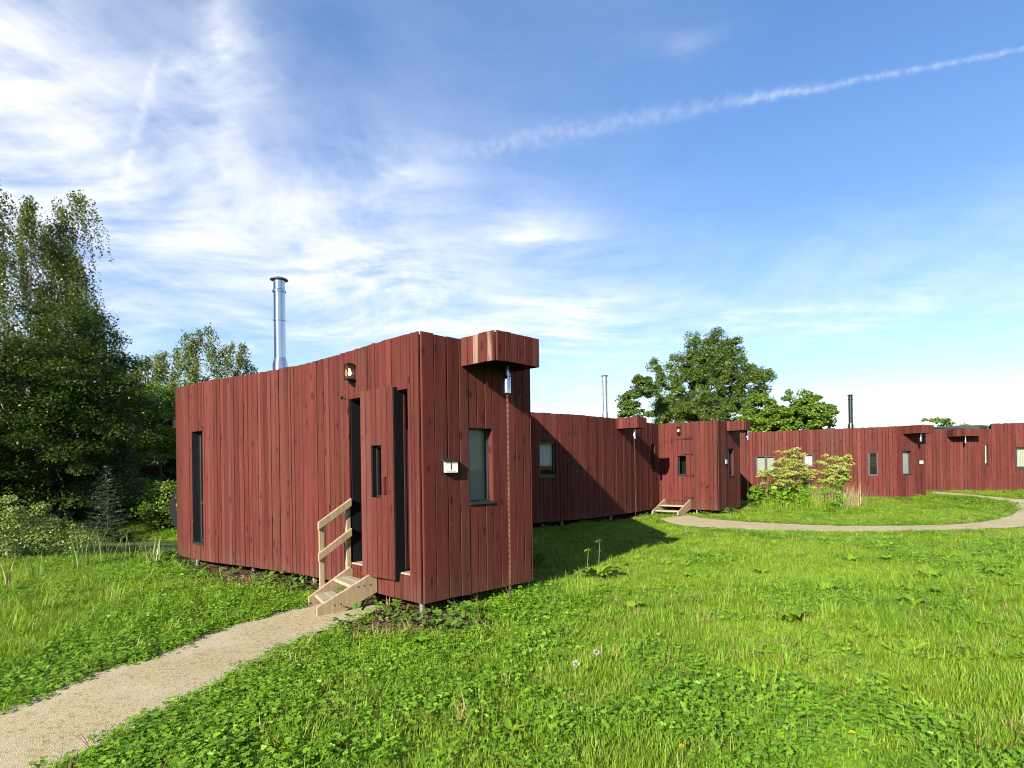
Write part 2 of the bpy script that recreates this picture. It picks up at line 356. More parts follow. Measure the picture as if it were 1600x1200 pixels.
# ------------------------------------------------------------------ mesh helpers
def mesh_np(name, verts, faces, mat, smooth=False, tint=None):
    me = bpy.data.meshes.new(name)
    verts = np.asarray(verts, np.float32)
    if isinstance(faces, np.ndarray):
        nf, k = faces.shape
        me.vertices.add(len(verts)); me.vertices.foreach_set('co', verts.ravel())
        me.loops.add(nf * k); me.loops.foreach_set('vertex_index', faces.astype(np.int32).ravel())
        me.polygons.add(nf); me.polygons.foreach_set('loop_start', np.arange(0, nf * k, k, dtype=np.int32))
        if smooth: me.polygons.foreach_set('use_smooth', np.ones(nf, bool))
        me.update(calc_edges=True)
    else:
        me.from_pydata([tuple(map(float, v)) for v in verts], [], faces)
        if smooth:
            for p_ in me.polygons: p_.use_smooth = True
    if tint is not None:
        a = me.attributes.new('tint', 'FLOAT', 'FACE'); a.data.foreach_set('value', np.asarray(tint, np.float32))
    if mat: me.materials.append(MATS[mat])
    return me
def link(name, me, parent=None, loc=(0, 0, 0)):
    o = bpy.data.objects.new(name, me); COL.objects.link(o); o.parent = parent; o.location = loc
    return o
def tag(o, label=None, cat=None, group=None, kind=None):
    if label: o['label'] = label
    if cat: o['category'] = cat
    if group: o['group'] = group
    if kind: o['kind'] = kind
    return o
def thing(name, loc, label, cat, group=None):    # an Empty at the base; parts keep world-space vertices through kid()
    o = bpy.data.objects.new(name, None); COL.objects.link(o); o.location = loc; o.empty_display_size = .2
    return tag(o, label, cat, group)
def kid(name, me, parent):                       # a part of a thing (whose Empty may stand anywhere) with vertices given in world space
    o = link(name, me, parent)
    if parent is not None and parent.type == 'EMPTY': o.location = [-c for c in parent.location]
    return o
class MB:
    def __init__(s): s.v = []; s.f = []
    def add(s, vs_, fs):
        n = len(s.v); s.v += [tuple(map(float, v)) for v in vs_]; s.f += [tuple(i + n for i in f) for f in fs]; return s
    def box(s, x0, x1, y0, y1, z0, z1):
        return s.add([(x0, y0, z0), (x1, y0, z0), (x1, y1, z0), (x0, y1, z0), (x0, y0, z1), (x1, y0, z1), (x1, y1, z1), (x0, y1, z1)],
                     [(0, 3, 2, 1), (4, 5, 6, 7), (0, 1, 5, 4), (1, 2, 6, 5), (2, 3, 7, 6), (3, 0, 4, 7)])
    def prism(s, poly, z0, z1):
        n = len(poly)
        return s.add([(x, y, z0) for x, y in poly] + [(x, y, z1) for x, y in poly],
                     [tuple(range(n))[::-1], tuple(range(n, 2 * n))] + [(i, (i + 1) % n, n + (i + 1) % n, n + i) for i in range(n)])
    def prism_u(s, poly, u0, u1):                # polygon in (n, z), extruded along u
        n = len(poly)
        return s.add([(u0, a, b) for a, b in poly] + [(u1, a, b) for a, b in poly],
                     [tuple(range(n))[::-1], tuple(range(n, 2 * n))] + [(i, (i + 1) % n, n + (i + 1) % n, n + i) for i in range(n)])
    def tube(s, pts, rad, n=8, cap=True):
        pts = [Vector(p) for p in pts]; rings = []
        if not hasattr(rad, '__len__'): rad = [rad] * len(pts)
        base = len(s.v); up = None
        for i, p in enumerate(pts):
            d = (pts[min(i + 1, len(pts) - 1)] - pts[max(i - 1, 0)])
            d = d.normalized() if d.length > 1e-9 else Vector((0, 0, 1))
            if up is None: up = d.orthogonal().normalized()
            a = (up - d * up.dot(d)); a = a.normalized() if a.length > 1e-6 else d.orthogonal().normalized(); up = a
            b = d.cross(a)
            for k in range(n):
                q = p + (a * math.cos(2 * math.pi * k / n) + b * math.sin(2 * math.pi * k / n)) * rad[i]
                s.v.append(tuple(q))
        for i in range(len(pts) - 1):
            for k in range(n):
                s.f.append((base + i * n + k, base + i * n + (k + 1) % n, base + (i + 1) * n + (k + 1) % n, base + (i + 1) * n + k))
        if cap:
            s.f.append(tuple(base + k for k in range(n))[::-1]); s.f.append(tuple(base + (len(pts) - 1) * n + k for k in range(n)))
        return s
    def lathe(s, prof, c=(0, 0, 0), n=24):
        base = len(s.v)
        for r, z in prof:
            for k in range(n): s.v.append((c[0] + r * math.cos(2 * math.pi * k / n), c[1] + r * math.sin(2 * math.pi * k / n), c[2] + z))
        for i in range(len(prof) - 1):
            for k in range(n): s.f.append((base + i * n + k, base + i * n + (k + 1) % n, base + (i + 1) * n + (k + 1) % n, base + (i + 1) * n + k))
        s.f.append(tuple(base + k for k in range(n))[::-1]); s.f.append(tuple(base + (len(prof) - 1) * n + k for k in range(n)))
        return s
    def mesh(s, name, mat, fr=None, bevel=0.0, smooth=False):
        v = s.v if fr is None else [fr(*p) for p in s.v]
        me = bpy.data.meshes.new(name); bm = bmesh.new()
        bv = [bm.verts.new(p) for p in v]
        for f in s.f:
            try: bm.faces.new([bv[i] for i in f])
            except ValueError: pass
        bmesh.ops.recalc_face_normals(bm, faces=bm.faces)
        if bevel: bmesh.ops.bevel(bm, geom=[e for e in bm.edges if len(e.link_faces) == 2 and e.calc_face_angle(0) > .5], offset=bevel, segments=1, affect='EDGES')
        bm.to_mesh(me); bm.free()
        if smooth:
            for p_ in me.polygons: p_.use_smooth = True
            me.set_sharp_from_angle(angle=R(35))
        me.materials.append(MATS[mat]); return me
    def build(s, name, mat, parent=None, fr=None, **kw): return kid(name, s.mesh(name, mat, fr, **kw), parent)

# ------------------------------------------------------------------ cabin building blocks
rng = random.Random(7)
def curve(pts, step=.06, closed=False):          # Catmull-Rom through points, evenly resampled
    P = [np.array(p, float) for p in pts]
    if len(P) == 2: dense = np.array(P)
    else:
        E = [2 * P[0] - P[1]] + P + [2 * P[-1] - P[-2]]; dense = []
        for i in range(1, len(E) - 2):
            for u in np.linspace(0, 1, 24, endpoint=False):
                a, b, c_, d = E[i - 1], E[i], E[i + 1], E[i + 2]
                dense.append(.5 * ((2 * b) + (c_ - a) * u + (2 * a - 5 * b + 4 * c_ - d) * u ** 2 + (3 * b - a - 3 * c_ + d) * u ** 3))
        dense.append(P[-1]); dense = np.array(dense)
    seg = np.r_[0, np.cumsum(np.linalg.norm(np.diff(dense, axis=0), axis=1))]
    n = max(2, int(seg[-1] / step) + 1); s = np.linspace(0, seg[-1], n)
    return np.stack([np.interp(s, seg, dense[:, k]) for k in range(dense.shape[1])], 1)
class Wall:                                      # a vertical wall over a plan curve; the outside lies to the right of its travel
    def __init__(s, pts): s.p = curve(pts); s.s = np.r_[0, np.cumsum(np.linalg.norm(np.diff(s.p, axis=0), axis=1))]; s.L = s.s[-1]
    def at(s, a):
        return np.array([np.interp(a, s.s, s.p[:, 0]), np.interp(a, s.s, s.p[:, 1])])
    def tan(s, a):
        d = s.at(min(a + .05, s.L)) - s.at(max(a - .05, 0)); return d / np.linalg.norm(d)
    def nor(s, a): t_ = s.tan(a); return np.array([t_[1], -t_[0]])
    def frame(s, a, b=None, z=0.0):              # local (u along, n outward, z) -> world, over the chord a..b
        if b is None: O, T = s.at(a), s.tan(a)
        else:
            A, B = s.at(a), s.at(b); O = A; T = (B - A) / np.linalg.norm(B - A)
        N = np.array([T[1], -T[0]])
        return lambda u, n, zz: (O[0] + u * T[0] + n * N[0], O[1] + u * T[1] + n * N[1], z + zz)
def plank_meshes(mat):
    res = []
    for k in range(5):
        r = random.Random(100 + k); b = .035 + .02 * r.random(); e = .18
        prof = [(-.5, 0), (-.5, 1 - e), (-.5 + b, 1), (.5 - b, 1), (.5, 1 - e), (.5, 0)]
        v, f = [], []
        for z in (0.0, 1.0):
            sk = (r.random() - .5) * .0025
            v += [(x * (1 + (r.random() - .5) * .02) + (r.random() - .5) * .015, y, z + (x * sk if z else 0)) for x, y in prof]
        n = 6
        f = [(0, 1, 2, 3, 4, 5), (11, 10, 9, 8, 7, 6)] + [(i, i + 6, (i + 1) % 6 + 6, (i + 1) % 6) for i in range(6)]
        me = bpy.data.meshes.new('plank'); me.from_pydata(v, [], f); me.materials.append(MATS[mat]); res.append(me)
    return res
PLANKS = plank_meshes('red_boards'); WORN_PLANK = plank_meshes('red_worn')[0]
THICK = .024
def planks(wall, z0, z1, parent, openings=(), wr=(.085, .165), s0=0.0, s1=None, seed=1, proud=.009, ragged=.008, name='plank', cuts=()):
    r = random.Random(seed); s1 = wall.L if s1 is None else s1
    brk = sorted(set([s0, s1] + [x for o in openings for x in o[:2] if s0 < x < s1] + list(cuts)))
    st = [s0]
    for a, b in zip(brk[:-1], brk[1:]):
        ws = []
        while sum(ws) < b - a: ws.append(r.uniform(*wr))
        if len(ws) > 1 and ws[-1] > sum(ws) - (b - a) + .0 and (b - a) - sum(ws[:-1]) < wr[0] * .6: ws.pop()
        k = (b - a) / sum(ws); x = a
        for w_ in ws: x += w_ * k; st.append(x)
    for a, b in zip(st[:-1], st[1:]):
        c_ = (a + b) / 2; P, T = wall.at(c_), wall.at(b) - wall.at(a); wd = np.linalg.norm(T); T = T / wd; N = np.array([T[1], -T[0]])
        zs = [(z0 + r.uniform(-.4, .4) * ragged, z1 + r.uniform(-1, .6) * ragged)]
        for o in openings:
            if o[0] - 1e-4 <= a and b <= o[1] + 1e-4:
                nz = []
                for (p, q) in zs:
                    if o[2] > p + .02: nz.append((p, min(q, o[2])))
                    if o[3] < q - .02: nz.append((max(p, o[3]), q))
                zs = nz
        off = r.random() ** 1.5 * proud; gap = r.uniform(.005, .012); tw = r.uniform(-1, 1) * .025; lean = r.uniform(-1, 1) * .0012
        for (p, q) in zs:
            ob = bpy.data.objects.new(name, r.choice(PLANKS)); COL.objects.link(ob); ob.parent = parent
            ob.location = (P[0] + N[0] * off, P[1] + N[1] * off, p)
            ob.rotation_euler = (0, lean, math.atan2(-T[1], -T[0]) + tw); ob.scale = (wd - gap, THICK, q - p)
    return st
def backing(wall, z0, z1, parent, openings=(), inset=.012, mat='backing', name='wall', s0=0.0, s1=None, thick=.09):
    s1 = wall.L if s1 is None else s1
    ss = sorted(set(list(np.arange(s0, s1, .3)) + [s1] + [x for o in openings for x in o[:2]]))
    zz = sorted(set([z0 + .01, z1 - .03] + [x for o in openings for x in o[2:4]]))
    b = MB(); idx = {}
    def vid(i, j, k):
        if (i, j, k) not in idx:
            P, N = wall.at(ss[i]), wall.nor(ss[i]); d = -inset - k * thick
            idx[(i, j, k)] = len(b.v); b.v.append((P[0] + N[0] * d, P[1] + N[1] * d, zz[j]))
        return idx[(i, j, k)]
    solid = lambda i, j: 0 <= i < len(ss) - 1 and 0 <= j < len(zz) - 1 and not any(o[0] - 1e-4 <= ss[i] and ss[i + 1] <= o[1] + 1e-4 and o[2] - 1e-4 <= zz[j] and zz[j + 1] <= o[3] + 1e-4 for o in openings)
    for i in range(len(ss) - 1):
        for j in range(len(zz) - 1):
            if not solid(i, j): continue
            for k in (0, 1): b.f.append(tuple(vid(*q) for q in ((i, j, k), (i + 1, j, k), (i + 1, j + 1, k), (i, j + 1, k))))
            for (di, dj, e) in ((-1, 0, ((i, j), (i, j + 1))), (1, 0, ((i + 1, j), (i + 1, j + 1))), (0, -1, ((i, j), (i + 1, j))), (0, 1, ((i, j + 1), (i + 1, j + 1)))):
                if not solid(i + di, j + dj):
                    (a1, a2), (b1, b2) = e; b.f.append((vid(a1, a2, 0), vid(b1, b2, 0), vid(b1, b2, 1), vid(a1, a2, 1)))
    return b.build(name, mat, parent)
def window(wall, o, parent, mullion_z=None, mullion_u=None, inner=None, depth=.05, fw=.04, sill=True, reveal=True, gap=.0, innerz=None):
    # thing part: a frame; its pane, sill, jamb linings and what hangs behind it are sub-parts
    a, b_, za, zb = o; fr = wall.frame(a, b_); W = np.linalg.norm(wall.at(b_) - wall.at(a)); n0, n1 = -depth - .05, -depth
    f = MB()
    poly_o, poly_i = [(0, za), (W, za), (W, zb), (0, zb)], [(fw, za + fw), (W - fw, za + fw), (W - fw, zb - fw), (fw, zb - fw)]
    vs_ = [(u, n_, z) for n_ in (n0, n1) for pl in (poly_o, poly_i) for (u, z) in pl]
    fs = []
    for i in range(4):
        j = (i + 1) % 4
        fs += [(i, j, 4 + j, 4 + i), (8 + i, 8 + j, 12 + j, 12 + i), (i, j, 8 + j, 8 + i), (4 + i, 4 + j, 12 + j, 12 + i)]
    f.add(vs_, fs)
    if mullion_z: f.box(fw, W - fw, n0 + .004, n1 - .004, mullion_z - fw * .7, mullion_z + fw * .7)
    if mullion_u: f.box(mullion_u - fw * .9, mullion_u + fw * .9, n0 + .004, n1 - .004, za + fw, zb - fw)
    fo = f.build('window', 'dark_frame', parent, fr, bevel=.003)
    MB().add([(fw * .8, n0 + .02, za + fw * .8), (W - fw * .8, n0 + .02, za + fw * .8), (W - fw * .8, n0 + .02, zb - fw * .8), (fw * .8, n0 + .02, zb - fw * .8)], [(0, 1, 2, 3)]).build('pane', 'glass', fo, fr)
    if sill: MB().box(-.012, W + .012, n0 + .01, .045, za - .028, za + .004).build('sill', 'dark_frame', fo, fr, bevel=.003)
    if reveal:
        MB().box(W - .002, W + .012, n1, THICK - .002, za + .006, zb).build('jamb_lining', 'red_trim', fo, fr)
        MB().box(-.012, .002, n1, THICK - .002, za + .006, zb).build('jamb_lining', 'dark_frame', fo, fr)
        MB().box(-.012, W + .012, n1, THICK - .004, zb - .002, zb + .012).build('head_lining', 'dark_frame', fo, fr)
    if inner:
        z2 = za if innerz is None else innerz
        if inner.startswith('curtain'):
            nseg = 40; v = []; fs = []
            for i in range(nseg + 1):
                u = W * i / nseg
                v += [(u, n0 - .06 + .018 * math.sin(i * 1.35), z2), (u, n0 - .06 + .018 * math.sin(i * 1.35), zb)]
            fs = [(2 * i, 2 * i + 2, 2 * i + 3, 2 * i + 1) for i in range(nseg)]
            MB().add(v, fs).build('curtain', inner, fo, fr)
        else: MB().box(.01, W - .01, n0 - .02, n0 - .012, z2, zb).build('blind', inner, fo, fr)
    MB().box(-.1, W + .1, n0 - .30, n0 - .26, za - .1, zb + .1).build('dark_room_sheet', 'black_panel', fo, fr)  # black sheet standing in for the unlit room behind the pane
    return fo
def rain_box(wall, sa, sb, prot, z0, z1, parent, seed, round_end=False, spout=True):
    A, B = wall.at(sa), wall.at(sb); N = wall.nor((sa + sb) / 2)
    A2, B2 = A + N * prot, B + N * prot
    hull = [A + N * .03, A2, B2, B + N * .03]
    if round_end:
        T = (B - A) / np.linalg.norm(B - A); r_ = .16; arc = []
        C0 = B2 - N * r_ - T * r_
        for k in range(7):
            a_ = math.pi / 2 * k / 6; arc.append(C0 + (N * math.cos(a_) + T * math.sin(a_)) * r_)
        hull = [A + N * .03, A2] + arc + [B + N * .03]
    cen = sum(hull) / len(hull)
    inn = [cen + (h - cen) * .985 for h in hull]
    bx = MB().prism([tuple(p) for p in inn], z0 + .035, z1 - .02).build('rain_box', 'backing', parent)
    planks(Wall([hull[0], hull[1]]), z0, z1, bx, wr=(.08, .14), seed=seed)
    if round_end: planks(Wall([hull[1], arc[0]]), z0, z1, bx, wr=(.08, .13), seed=seed + 1); planks(Wall(arc + [hull[-1]]), z0, z1, bx, wr=(.06, .08), seed=seed + 2)
    else: planks(Wall([hull[1], hull[2]]), z0, z1, bx, wr=(.09, .14), seed=seed + 1); planks(Wall([hull[2], hull[3]]), z0, z1, bx, wr=(.08, .14), seed=seed + 2)
    c = cen + N * .10
    if spout:
        MB().lathe([(.041, 0), (.045, .004), (.045, .19), (.042, .195), (.042, .21), (.039, .22), (.039, .36)], (c[0], c[1], z0 - .325), 18).build('downspout', 'steel', bx, smooth=True)
    return bx, c
def rain_chain(c, ztop, zbot, label, k=1.0):
    b = MB(); n = int((ztop - zbot) / .012)
    for ph in (0, math.pi):
        pts = [(c[0] + .008 * k * math.cos(ph + i * .62), c[1] + .008 * k * math.sin(ph + i * .62), zbot + (ztop - zbot) * i / n) for i in range(n + 1)]
        b.tube(pts, .0036 * k, 4)
    b.tube([(c[0], c[1], zbot), (c[0], c[1], ztop)], .004 * k, 4)
    o = b.build('rain_chain', 'rust'); tag(o, label, 'rain chain', 'rain chains hanging from the roof boxes'); return o
def chimney(parent, x, y, zb, zt, rad, mat='steel', mat2='steel'):
    p = MB().lathe([(rad, zb - .35), (rad, zt - .26)], (x, y, 0), 28).build('chimney', mat, parent, smooth=True)
    h = zt - zb
    for q in (.52,): MB().lathe([(rad + .001, zb + h * q - .02), (rad + .007, zb + h * q - .014), (rad + .007, zb + h * q + .014), (rad + .001, zb + h * q + .02)], (x, y, 0), 28).build('pipe_band', mat2, p, smooth=True)
    MB().lathe([(rad * 1.30, zb - .36), (rad * 1.30, zb + .04), (rad * 1.05, zb + .14), (rad * 1.02, zb + .16)], (x, y, 0), 28).build('flashing_collar', mat2, p, smooth=True)
    MB().lathe([(rad * 1.03, zt - .27), (rad * 1.16, zt - .265), (rad * 1.16, zt - .235), (rad * 1.0, zt - .22), (rad * 1.0, zt - .07)], (x, y, 0), 28).build('rain_collar', mat2, p, smooth=True)
    MB().lathe([(rad * .5, zt - .065), (rad * 1.55, zt - .05), (rad * 1.57, zt - .042), (rad * 1.1, zt - .015), (.02, zt)], (x, y, 0), 28).build('chimney_cap', 'galvanised' if mat == 'steel' else mat, p, smooth=True)
    return p
def post(parent, x, y, z1, rad=.035, mat='galvanised'):
    z0 = float(gz(x, y)) - .15
    MB().lathe([(rad, z0), (rad, z1 - .02), (rad * 1.9, z1 - .018), (rad * 1.9, z1 + .02)], (x, y, 0), 12).build('post', mat, parent, smooth=True)
def slab(name, poly, z0, z1, mat, parent): return MB().prism([tuple(p) for p in poly], z0, z1).build(name, mat, parent)
def inset_poly(poly, d):
    P = np.array(poly, float); n = len(P)
    A = .5 * sum(P[i][0] * P[(i + 1) % n][1] - P[(i + 1) % n][0] * P[i][1] for i in range(n)); sg = 1 if A > 0 else -1
    outp = []
    for i in range(n):
        e1 = P[i] - P[i - 1]; e2 = P[(i + 1) % n] - P[i]
        n1 = np.array([-e1[1], e1[0]]) / (np.linalg.norm(e1) + 1e-9); n2 = np.array([-e2[1], e2[0]]) / (np.linalg.norm(e2) + 1e-9)
        m_ = n1 + n2; m_ = m_ / (np.linalg.norm(m_) + 1e-9); k = 1 / max(.5, float(m_ @ n1)); outp.append(P[i] + sg * m_ * d * k)
    return outp
def back_cladding(pts, z0, z1, parent, seed):    # the sides nobody sees from here: the same boards, joined
    wl = Wall(pts); r = random.Random(seed); b = MB(); a = 0.0
    while a < wl.L - .02:
        c_ = min(a + r.uniform(.11, .16), wl.L); fr = wl.frame(a, c_); W_ = np.linalg.norm(wl.at(c_) - wl.at(a)) - .004; o = r.random() * .008
        n = len(b.v); b.box(0, W_, o - .04, o + THICK, z0, z1 - r.random() * .01)
        b.v[n:] = [fr(*q) for q in b.v[n:]]; a = c_
    o = b.build('back_cladding', 'red_boards', parent); o['kind'] = 'stuff'; return o
def lantern(wall, s, z, label, size=1.0):
    fr0 = wall.frame(s); fr = lambda u, n, zz: fr0(u * size, n * size + THICK, z + zz * size)
    P = fr(0, 0, 0); th = thing('wall_lantern', (P[0], P[1], P[2]), label, 'wall lamp', 'wall lamps above the cabin doors')
    f = MB()
    for u in (-.05, .05):
        for n_ in (.03, .13): f.box(u - .005, u + .005, n_ - .005, n_ + .005, .02, .225)
    f.box(-.058, .058, .022, .138, .01, .024); f.box(-.058, .058, .022, .138, .222, .236); f.box(-.04, .04, .04, .12, .236, .246)
    f.build('lantern_frame', 'iron', th, fr)
    MB().box(-.03, .03, 0, .03, -.07, .03).box(-.018, .018, .02, .09, -.045, .012).build('bracket', 'iron', th, fr)
    g = MB(); g.box(-.048, .048, .032, .128, .026, .22); g.build('lantern_glass', 'lantern_glass', th, fr)
    bl = MB().lathe([(.012, .17), (.014, .15), (.026, .125), (.030, .105), (.022, .085), (.006, .075)], (0, .08, 0), 14); bl.build('bulb', 'bulb', th, fr, smooth=True)
    MB().lathe([(.012, .17), (.012, .222)], (0, .08, 0), 10).build('bulb_socket', 'iron', th, fr)
    return th
def text_mesh(txt, size, ext=.0015):
    c = bpy.data.curves.new('t', 'FONT'); c.body = txt; c.size = size; c.extrude = ext; c.align_x = 'CENTER'; c.align_y = 'CENTER'
    o = bpy.data.objects.new('t', c); COL.objects.link(o); bpy.context.view_layer.update()
    me = bpy.data.meshes.new_from_object(o.evaluated_get(bpy.context.evaluated_depsgraph_get()))
    bpy.data.objects.remove(o); return me
def number_plate(wall, s, z, w_, h_, txt, label):
    fr0 = wall.frame(s); fr = lambda u, n, zz: fr0(u, n + THICK, z + zz); P = fr(0, 0, 0)
    th = thing('number_plate', P, label, 'house number', 'house numbers beside the doors')
    MB().box(-w_ / 2, w_ / 2, .052, .060, 0, h_).build('plate', 'sign_face', th, fr, bevel=.002)
    MB().box(-w_ / 2 + .004, w_ / 2 - .004, 0, .050, .004, h_ - .004).build('plate_body', 'black_panel', th, fr)
    MB().add([(-w_ / 2 - .004, 0, h_ + .045), (w_ / 2 + .004, 0, h_ + .045), (w_ / 2 + .004, .072, h_ + .004), (-w_ / 2 - .004, .072, h_ + .004),
              (-w_ / 2 - .004, 0, h_ + .001), (w_ / 2 + .004, 0, h_ + .001), (w_ / 2 + .004, .072, h_ - .004), (-w_ / 2 - .004, .072, h_ - .004)],
             [(0, 1, 2, 3), (4, 5, 6, 7), (0, 1, 5, 4), (1, 2, 6, 5), (2, 3, 7, 6), (3, 0, 4, 7)]).build('hood', 'dark_frame', th, fr, bevel=.003)
    if txt:
        me = text_mesh(txt, h_ * 1.05); co = np.empty(len(me.vertices) * 3, np.float32); me.vertices.foreach_get('co', co); co = co.reshape(-1, 3)
        nw = [fr(x * 1.05, .0615 + zz * .5, h_ * .58 + y) for x, y, zz in co]; me.vertices.foreach_set('co', np.array(nw, np.float32).ravel())
        me.materials.clear(); me.materials.append(MATS['ink']); kid('numeral', me, th)
        lb = MB(); r = random.Random(3); u = -w_ * .34                      # the line of print under the figure is too small to read
        while u < w_ * .34:
            k = r.uniform(.006, .014); lb.box(u, u + k, .0602, .0612, h_ * .115, h_ * .165); u += k + r.choice((.002, .002, .006))
        o = lb.build('small_print', 'ink', th, fr); o['kind'] = 'stuff'
    return th

def steps(wall, s_left, s_right, label, rail=True, n_out=.80, ztop=.43, skew=1.0):
    # local frame: u from the left stringer to the right, n away from the wall
    fr0 = wall.frame(s_left, s_right); W = np.linalg.norm(wall.at(s_right) - wall.at(s_left)); P = fr0(W / 2, .4, 0)
    fr = lambda u, n, z: fr0(u, n * (skew + (1 - skew) * u / W), z)
    k = n_out / .80
    th = thing('wooden_steps', (P[0], P[1], float(gz(P[0], P[1]))), label, 'steps', 'wooden steps below the cabin doors')
    g0 = float(gz(P[0], P[1])) + .02
    poly = [(THICK + .012, .19), (THICK + .012, ztop - .03), (.085, ztop), (.80 * k, g0 + .10), (.80 * k, g0), (.47 * k, g0)]
    lower = [(THICK + .012, .19), (THICK + .012, ztop - .135), (.80 * k, g0 + .012), (.80 * k, g0), (.47 * k, g0)]
    for u0, u1, sd in ((0, .045, 0), (W - .045, W, 1)):
        so_ = MB().prism_u(poly, u0, u1).build('stringer', 'pine', th, fr, bevel=.004)
        bb = MB()
        for q, (n_, z_) in enumerate(((.60 * k, .13), (.52 * k, .13), (.30 * k, .295), (.22 * k, .295), (.14 * k, .295))):
            x = u1 + .001 if sd else u0 - .007
            MB().tube([(x, n_, z_), (x + .006, n_, z_)], .009, 8).build('bolt', 'galvanised', so_, fr)
    for (na, nb, z_) in ((.40 * k, .70 * k, .165), (.10 * k, .38 * k, .32)):
        mid = (na + nb) / 2
        MB().box(.046, W - .046, na, mid - .003, z_ - .04, z_).build('tread_board', 'pine_grey', th, fr, bevel=.004)
        MB().box(.046, W - .046, mid + .003, nb, z_ - .04, z_ - .001).build('tread_board', 'pine_grey', th, fr, bevel=.004)
    if rail:
        MB().box(-.050, -.002, .51, .595, .10, .975).build('handrail_post', 'pine', th, fr, bevel=.004)
        MB().box(-.050, -.002, THICK + .012, .115, .26, 1.165).build('handrail_post', 'pine', th, fr, bevel=.004)
        for za, zb_ in ((.925, 1.195), (.545, .815)):
            MB().prism_u([(.625, za - .0), (.625, za + .098), (.04, zb_ + .103), (.04, zb_ + .005)], .000, .040).build('handrail', 'pine', th, fr, bevel=.004)
    return th

# ------------------------------------------------------------------ cabin 1, the near one
Z0, Z1 = .173, 3.173
C1, R1 = (-1.002, 6.473), (.224, 7.715)
front1 = [(-6.50, 12.3), (-6.42, 11.45), (-6.06, 10.68), (-5.47, 10.12), (-4.93, 9.70), (-4.02, 9.12), (-2.76, 8.21), (-1.60, 7.05), C1]
W1 = Wall(front1); E1 = Wall([C1, R1])
side1 = [R1, (.28, 10.0), (.34, 13.0), (.46, 15.6)]
back1 = [(.46, 15.6), (-1.0, 16.4), (-4.2, 15.6), (-6.2, 14.0), (-6.50, 12.3)]
FP1 = [tuple(p) for p in W1.p] + [R1] + side1[1:] + back1[1:-1]
cab = thing('timber_cabin', (-2.5, 10.5, 0), 'large red timber cabin nearest the camera with open door and numbered end wall', 'cabin', 'red timber cabins in a ring')
L1 = W1.L
def s_at_px(wall, x, y=735):                     # arc position of the wall point seen in a photograph column
    X, _, _ = px_dir(x, y); return float(wall.s[np.argmin(np.abs(wall.p[:, 0] / wall.p[:, 1] - X))]) if wall.L > 2.2 or True else 0
def fine(wall, x, y=735, lo=0.0):
    X, _, _ = px_dir(x, y); a = np.linspace(lo, wall.L, 4000); P = np.array([wall.at(q) for q in a]); return float(a[np.argmin(np.abs(P[:, 0] / P[:, 1] - X))])
dl, dr = L1 - 1.50, L1 - .20                     # door opening
door_o = (dl, dr, .46, 2.56)
wl0, wl1 = fine(W1, 302.5, lo=1.2), fine(W1, 319.5, lo=1.2)
win_o = (wl0, wl1, .46, 2.36)
b_ = backing(W1, Z0, Z1, cab, (door_o, win_o))
planks(W1, Z0, Z1, b_, (door_o, win_o), wr=(.06, .125), s0=.6, seed=11, ragged=.007, proud=.010)
back_cladding([tuple(W1.at(q)) for q in (0, .2, .4, .6)], Z0, Z1, cab, 5)
window(W1, win_o, cab, mullion_z=1.13, fw=.045, depth=.10)
we0, we1 = .686, 1.066
win_e = (we0, we1, 1.25, 2.14)
b_ = backing(E1, Z0, Z1, cab, (win_e,))
planks(E1, Z0, Z1, b_, (win_e,), wr=(.13, .165), seed=23, ragged=.010, proud=.006)
window(E1, win_e, cab, fw=.020, depth=.050, inner='blind_grey')
back_cladding(side1, Z0, Z1, cab, 6); back_cladding(back1, Z0, Z1, cab, 7)
inn = inset_poly(FP1[::3], .09)
slab('roof', inn, Z1 - .22, Z1 - .10, 'membrane', cab); slab('floor', inn, Z0 + .03, Z0 + .14, 'backing', cab)
for x, y in ((-1.03, 6.60), (-.05, 7.55), (-2.9, 8.55), (-5.55, 10.32), (-4.2, 9.5), (-.05, 9.5), (-3, 12), (-5.5, 13)): post(cab, x, y, Z0 + .03)
kk = 10.2; X_, _, _ = px_dir(437, 500); chimney(cab, X_ * kk, kk, 3.47, 5.03, .097)
# corner board
CB = W1.frame(L1 - .03, L1); 
# the door: thick leaf standing open in front of its opening
fr = W1.frame(dl, dr); DW = np.linalg.norm(W1.at(dr) - W1.at(dl))
jf = MB().box(-.004, .016, -.30, -.006, .46, 2.56).box(DW - .016, DW + .004, -.30, -.006, .46, 2.56).box(.017, DW - .017, -.30, -.006, 2.545, 2.565).build('door_frame', 'black_panel', cab, fr)
MB().box(.016, .05, -.34, -.301, .48, 2.54).build('jamb_lining', 'red_trim', jf, fr)
MB().box(.20, .26, -.36, -.30, .48, 2.50).build('jamb_lining', 'red_trim', jf, fr)
MB().box(0, DW, -.25, .02, .425, .475).build('threshold', 'pine_grey', jf, fr, bevel=.004)
MB().box(-.3, DW - .15, -.80, -.76, .3, 2.7).build('dark_room_sheet', 'black_panel', jf, fr)  # black sheet put in for the darkness inside the doorway
def wpt(t_, n_):
    u = np.array([-.72, .694]); u = u / np.linalg.norm(u); n = np.array([-u[1], u[0]]); n = -n if n[1] > 0 else n
    return np.array(C1) + u * t_ + n * n_
DA, DB = wpt(.990, .125), wpt(.385, .075)
DL = Wall([DA, DB]); dz0, dz1 = .395, 2.595
dw_o = (.20, .385, 1.33, 1.94); frd = DL.frame(0, DL.L)
dc = MB()
for (u0, u1, z0, z1) in ((.004, .20, dz0 + .004, dz1 - .004), (.385, DL.L - .004, dz0 + .004, dz1 - .004), (.20, .385, dz0 + .004, 1.33), (.20, .385, 1.94, dz1 - .004)):
    dc.box(u0, u1, -.125, -.001, z0, z1)
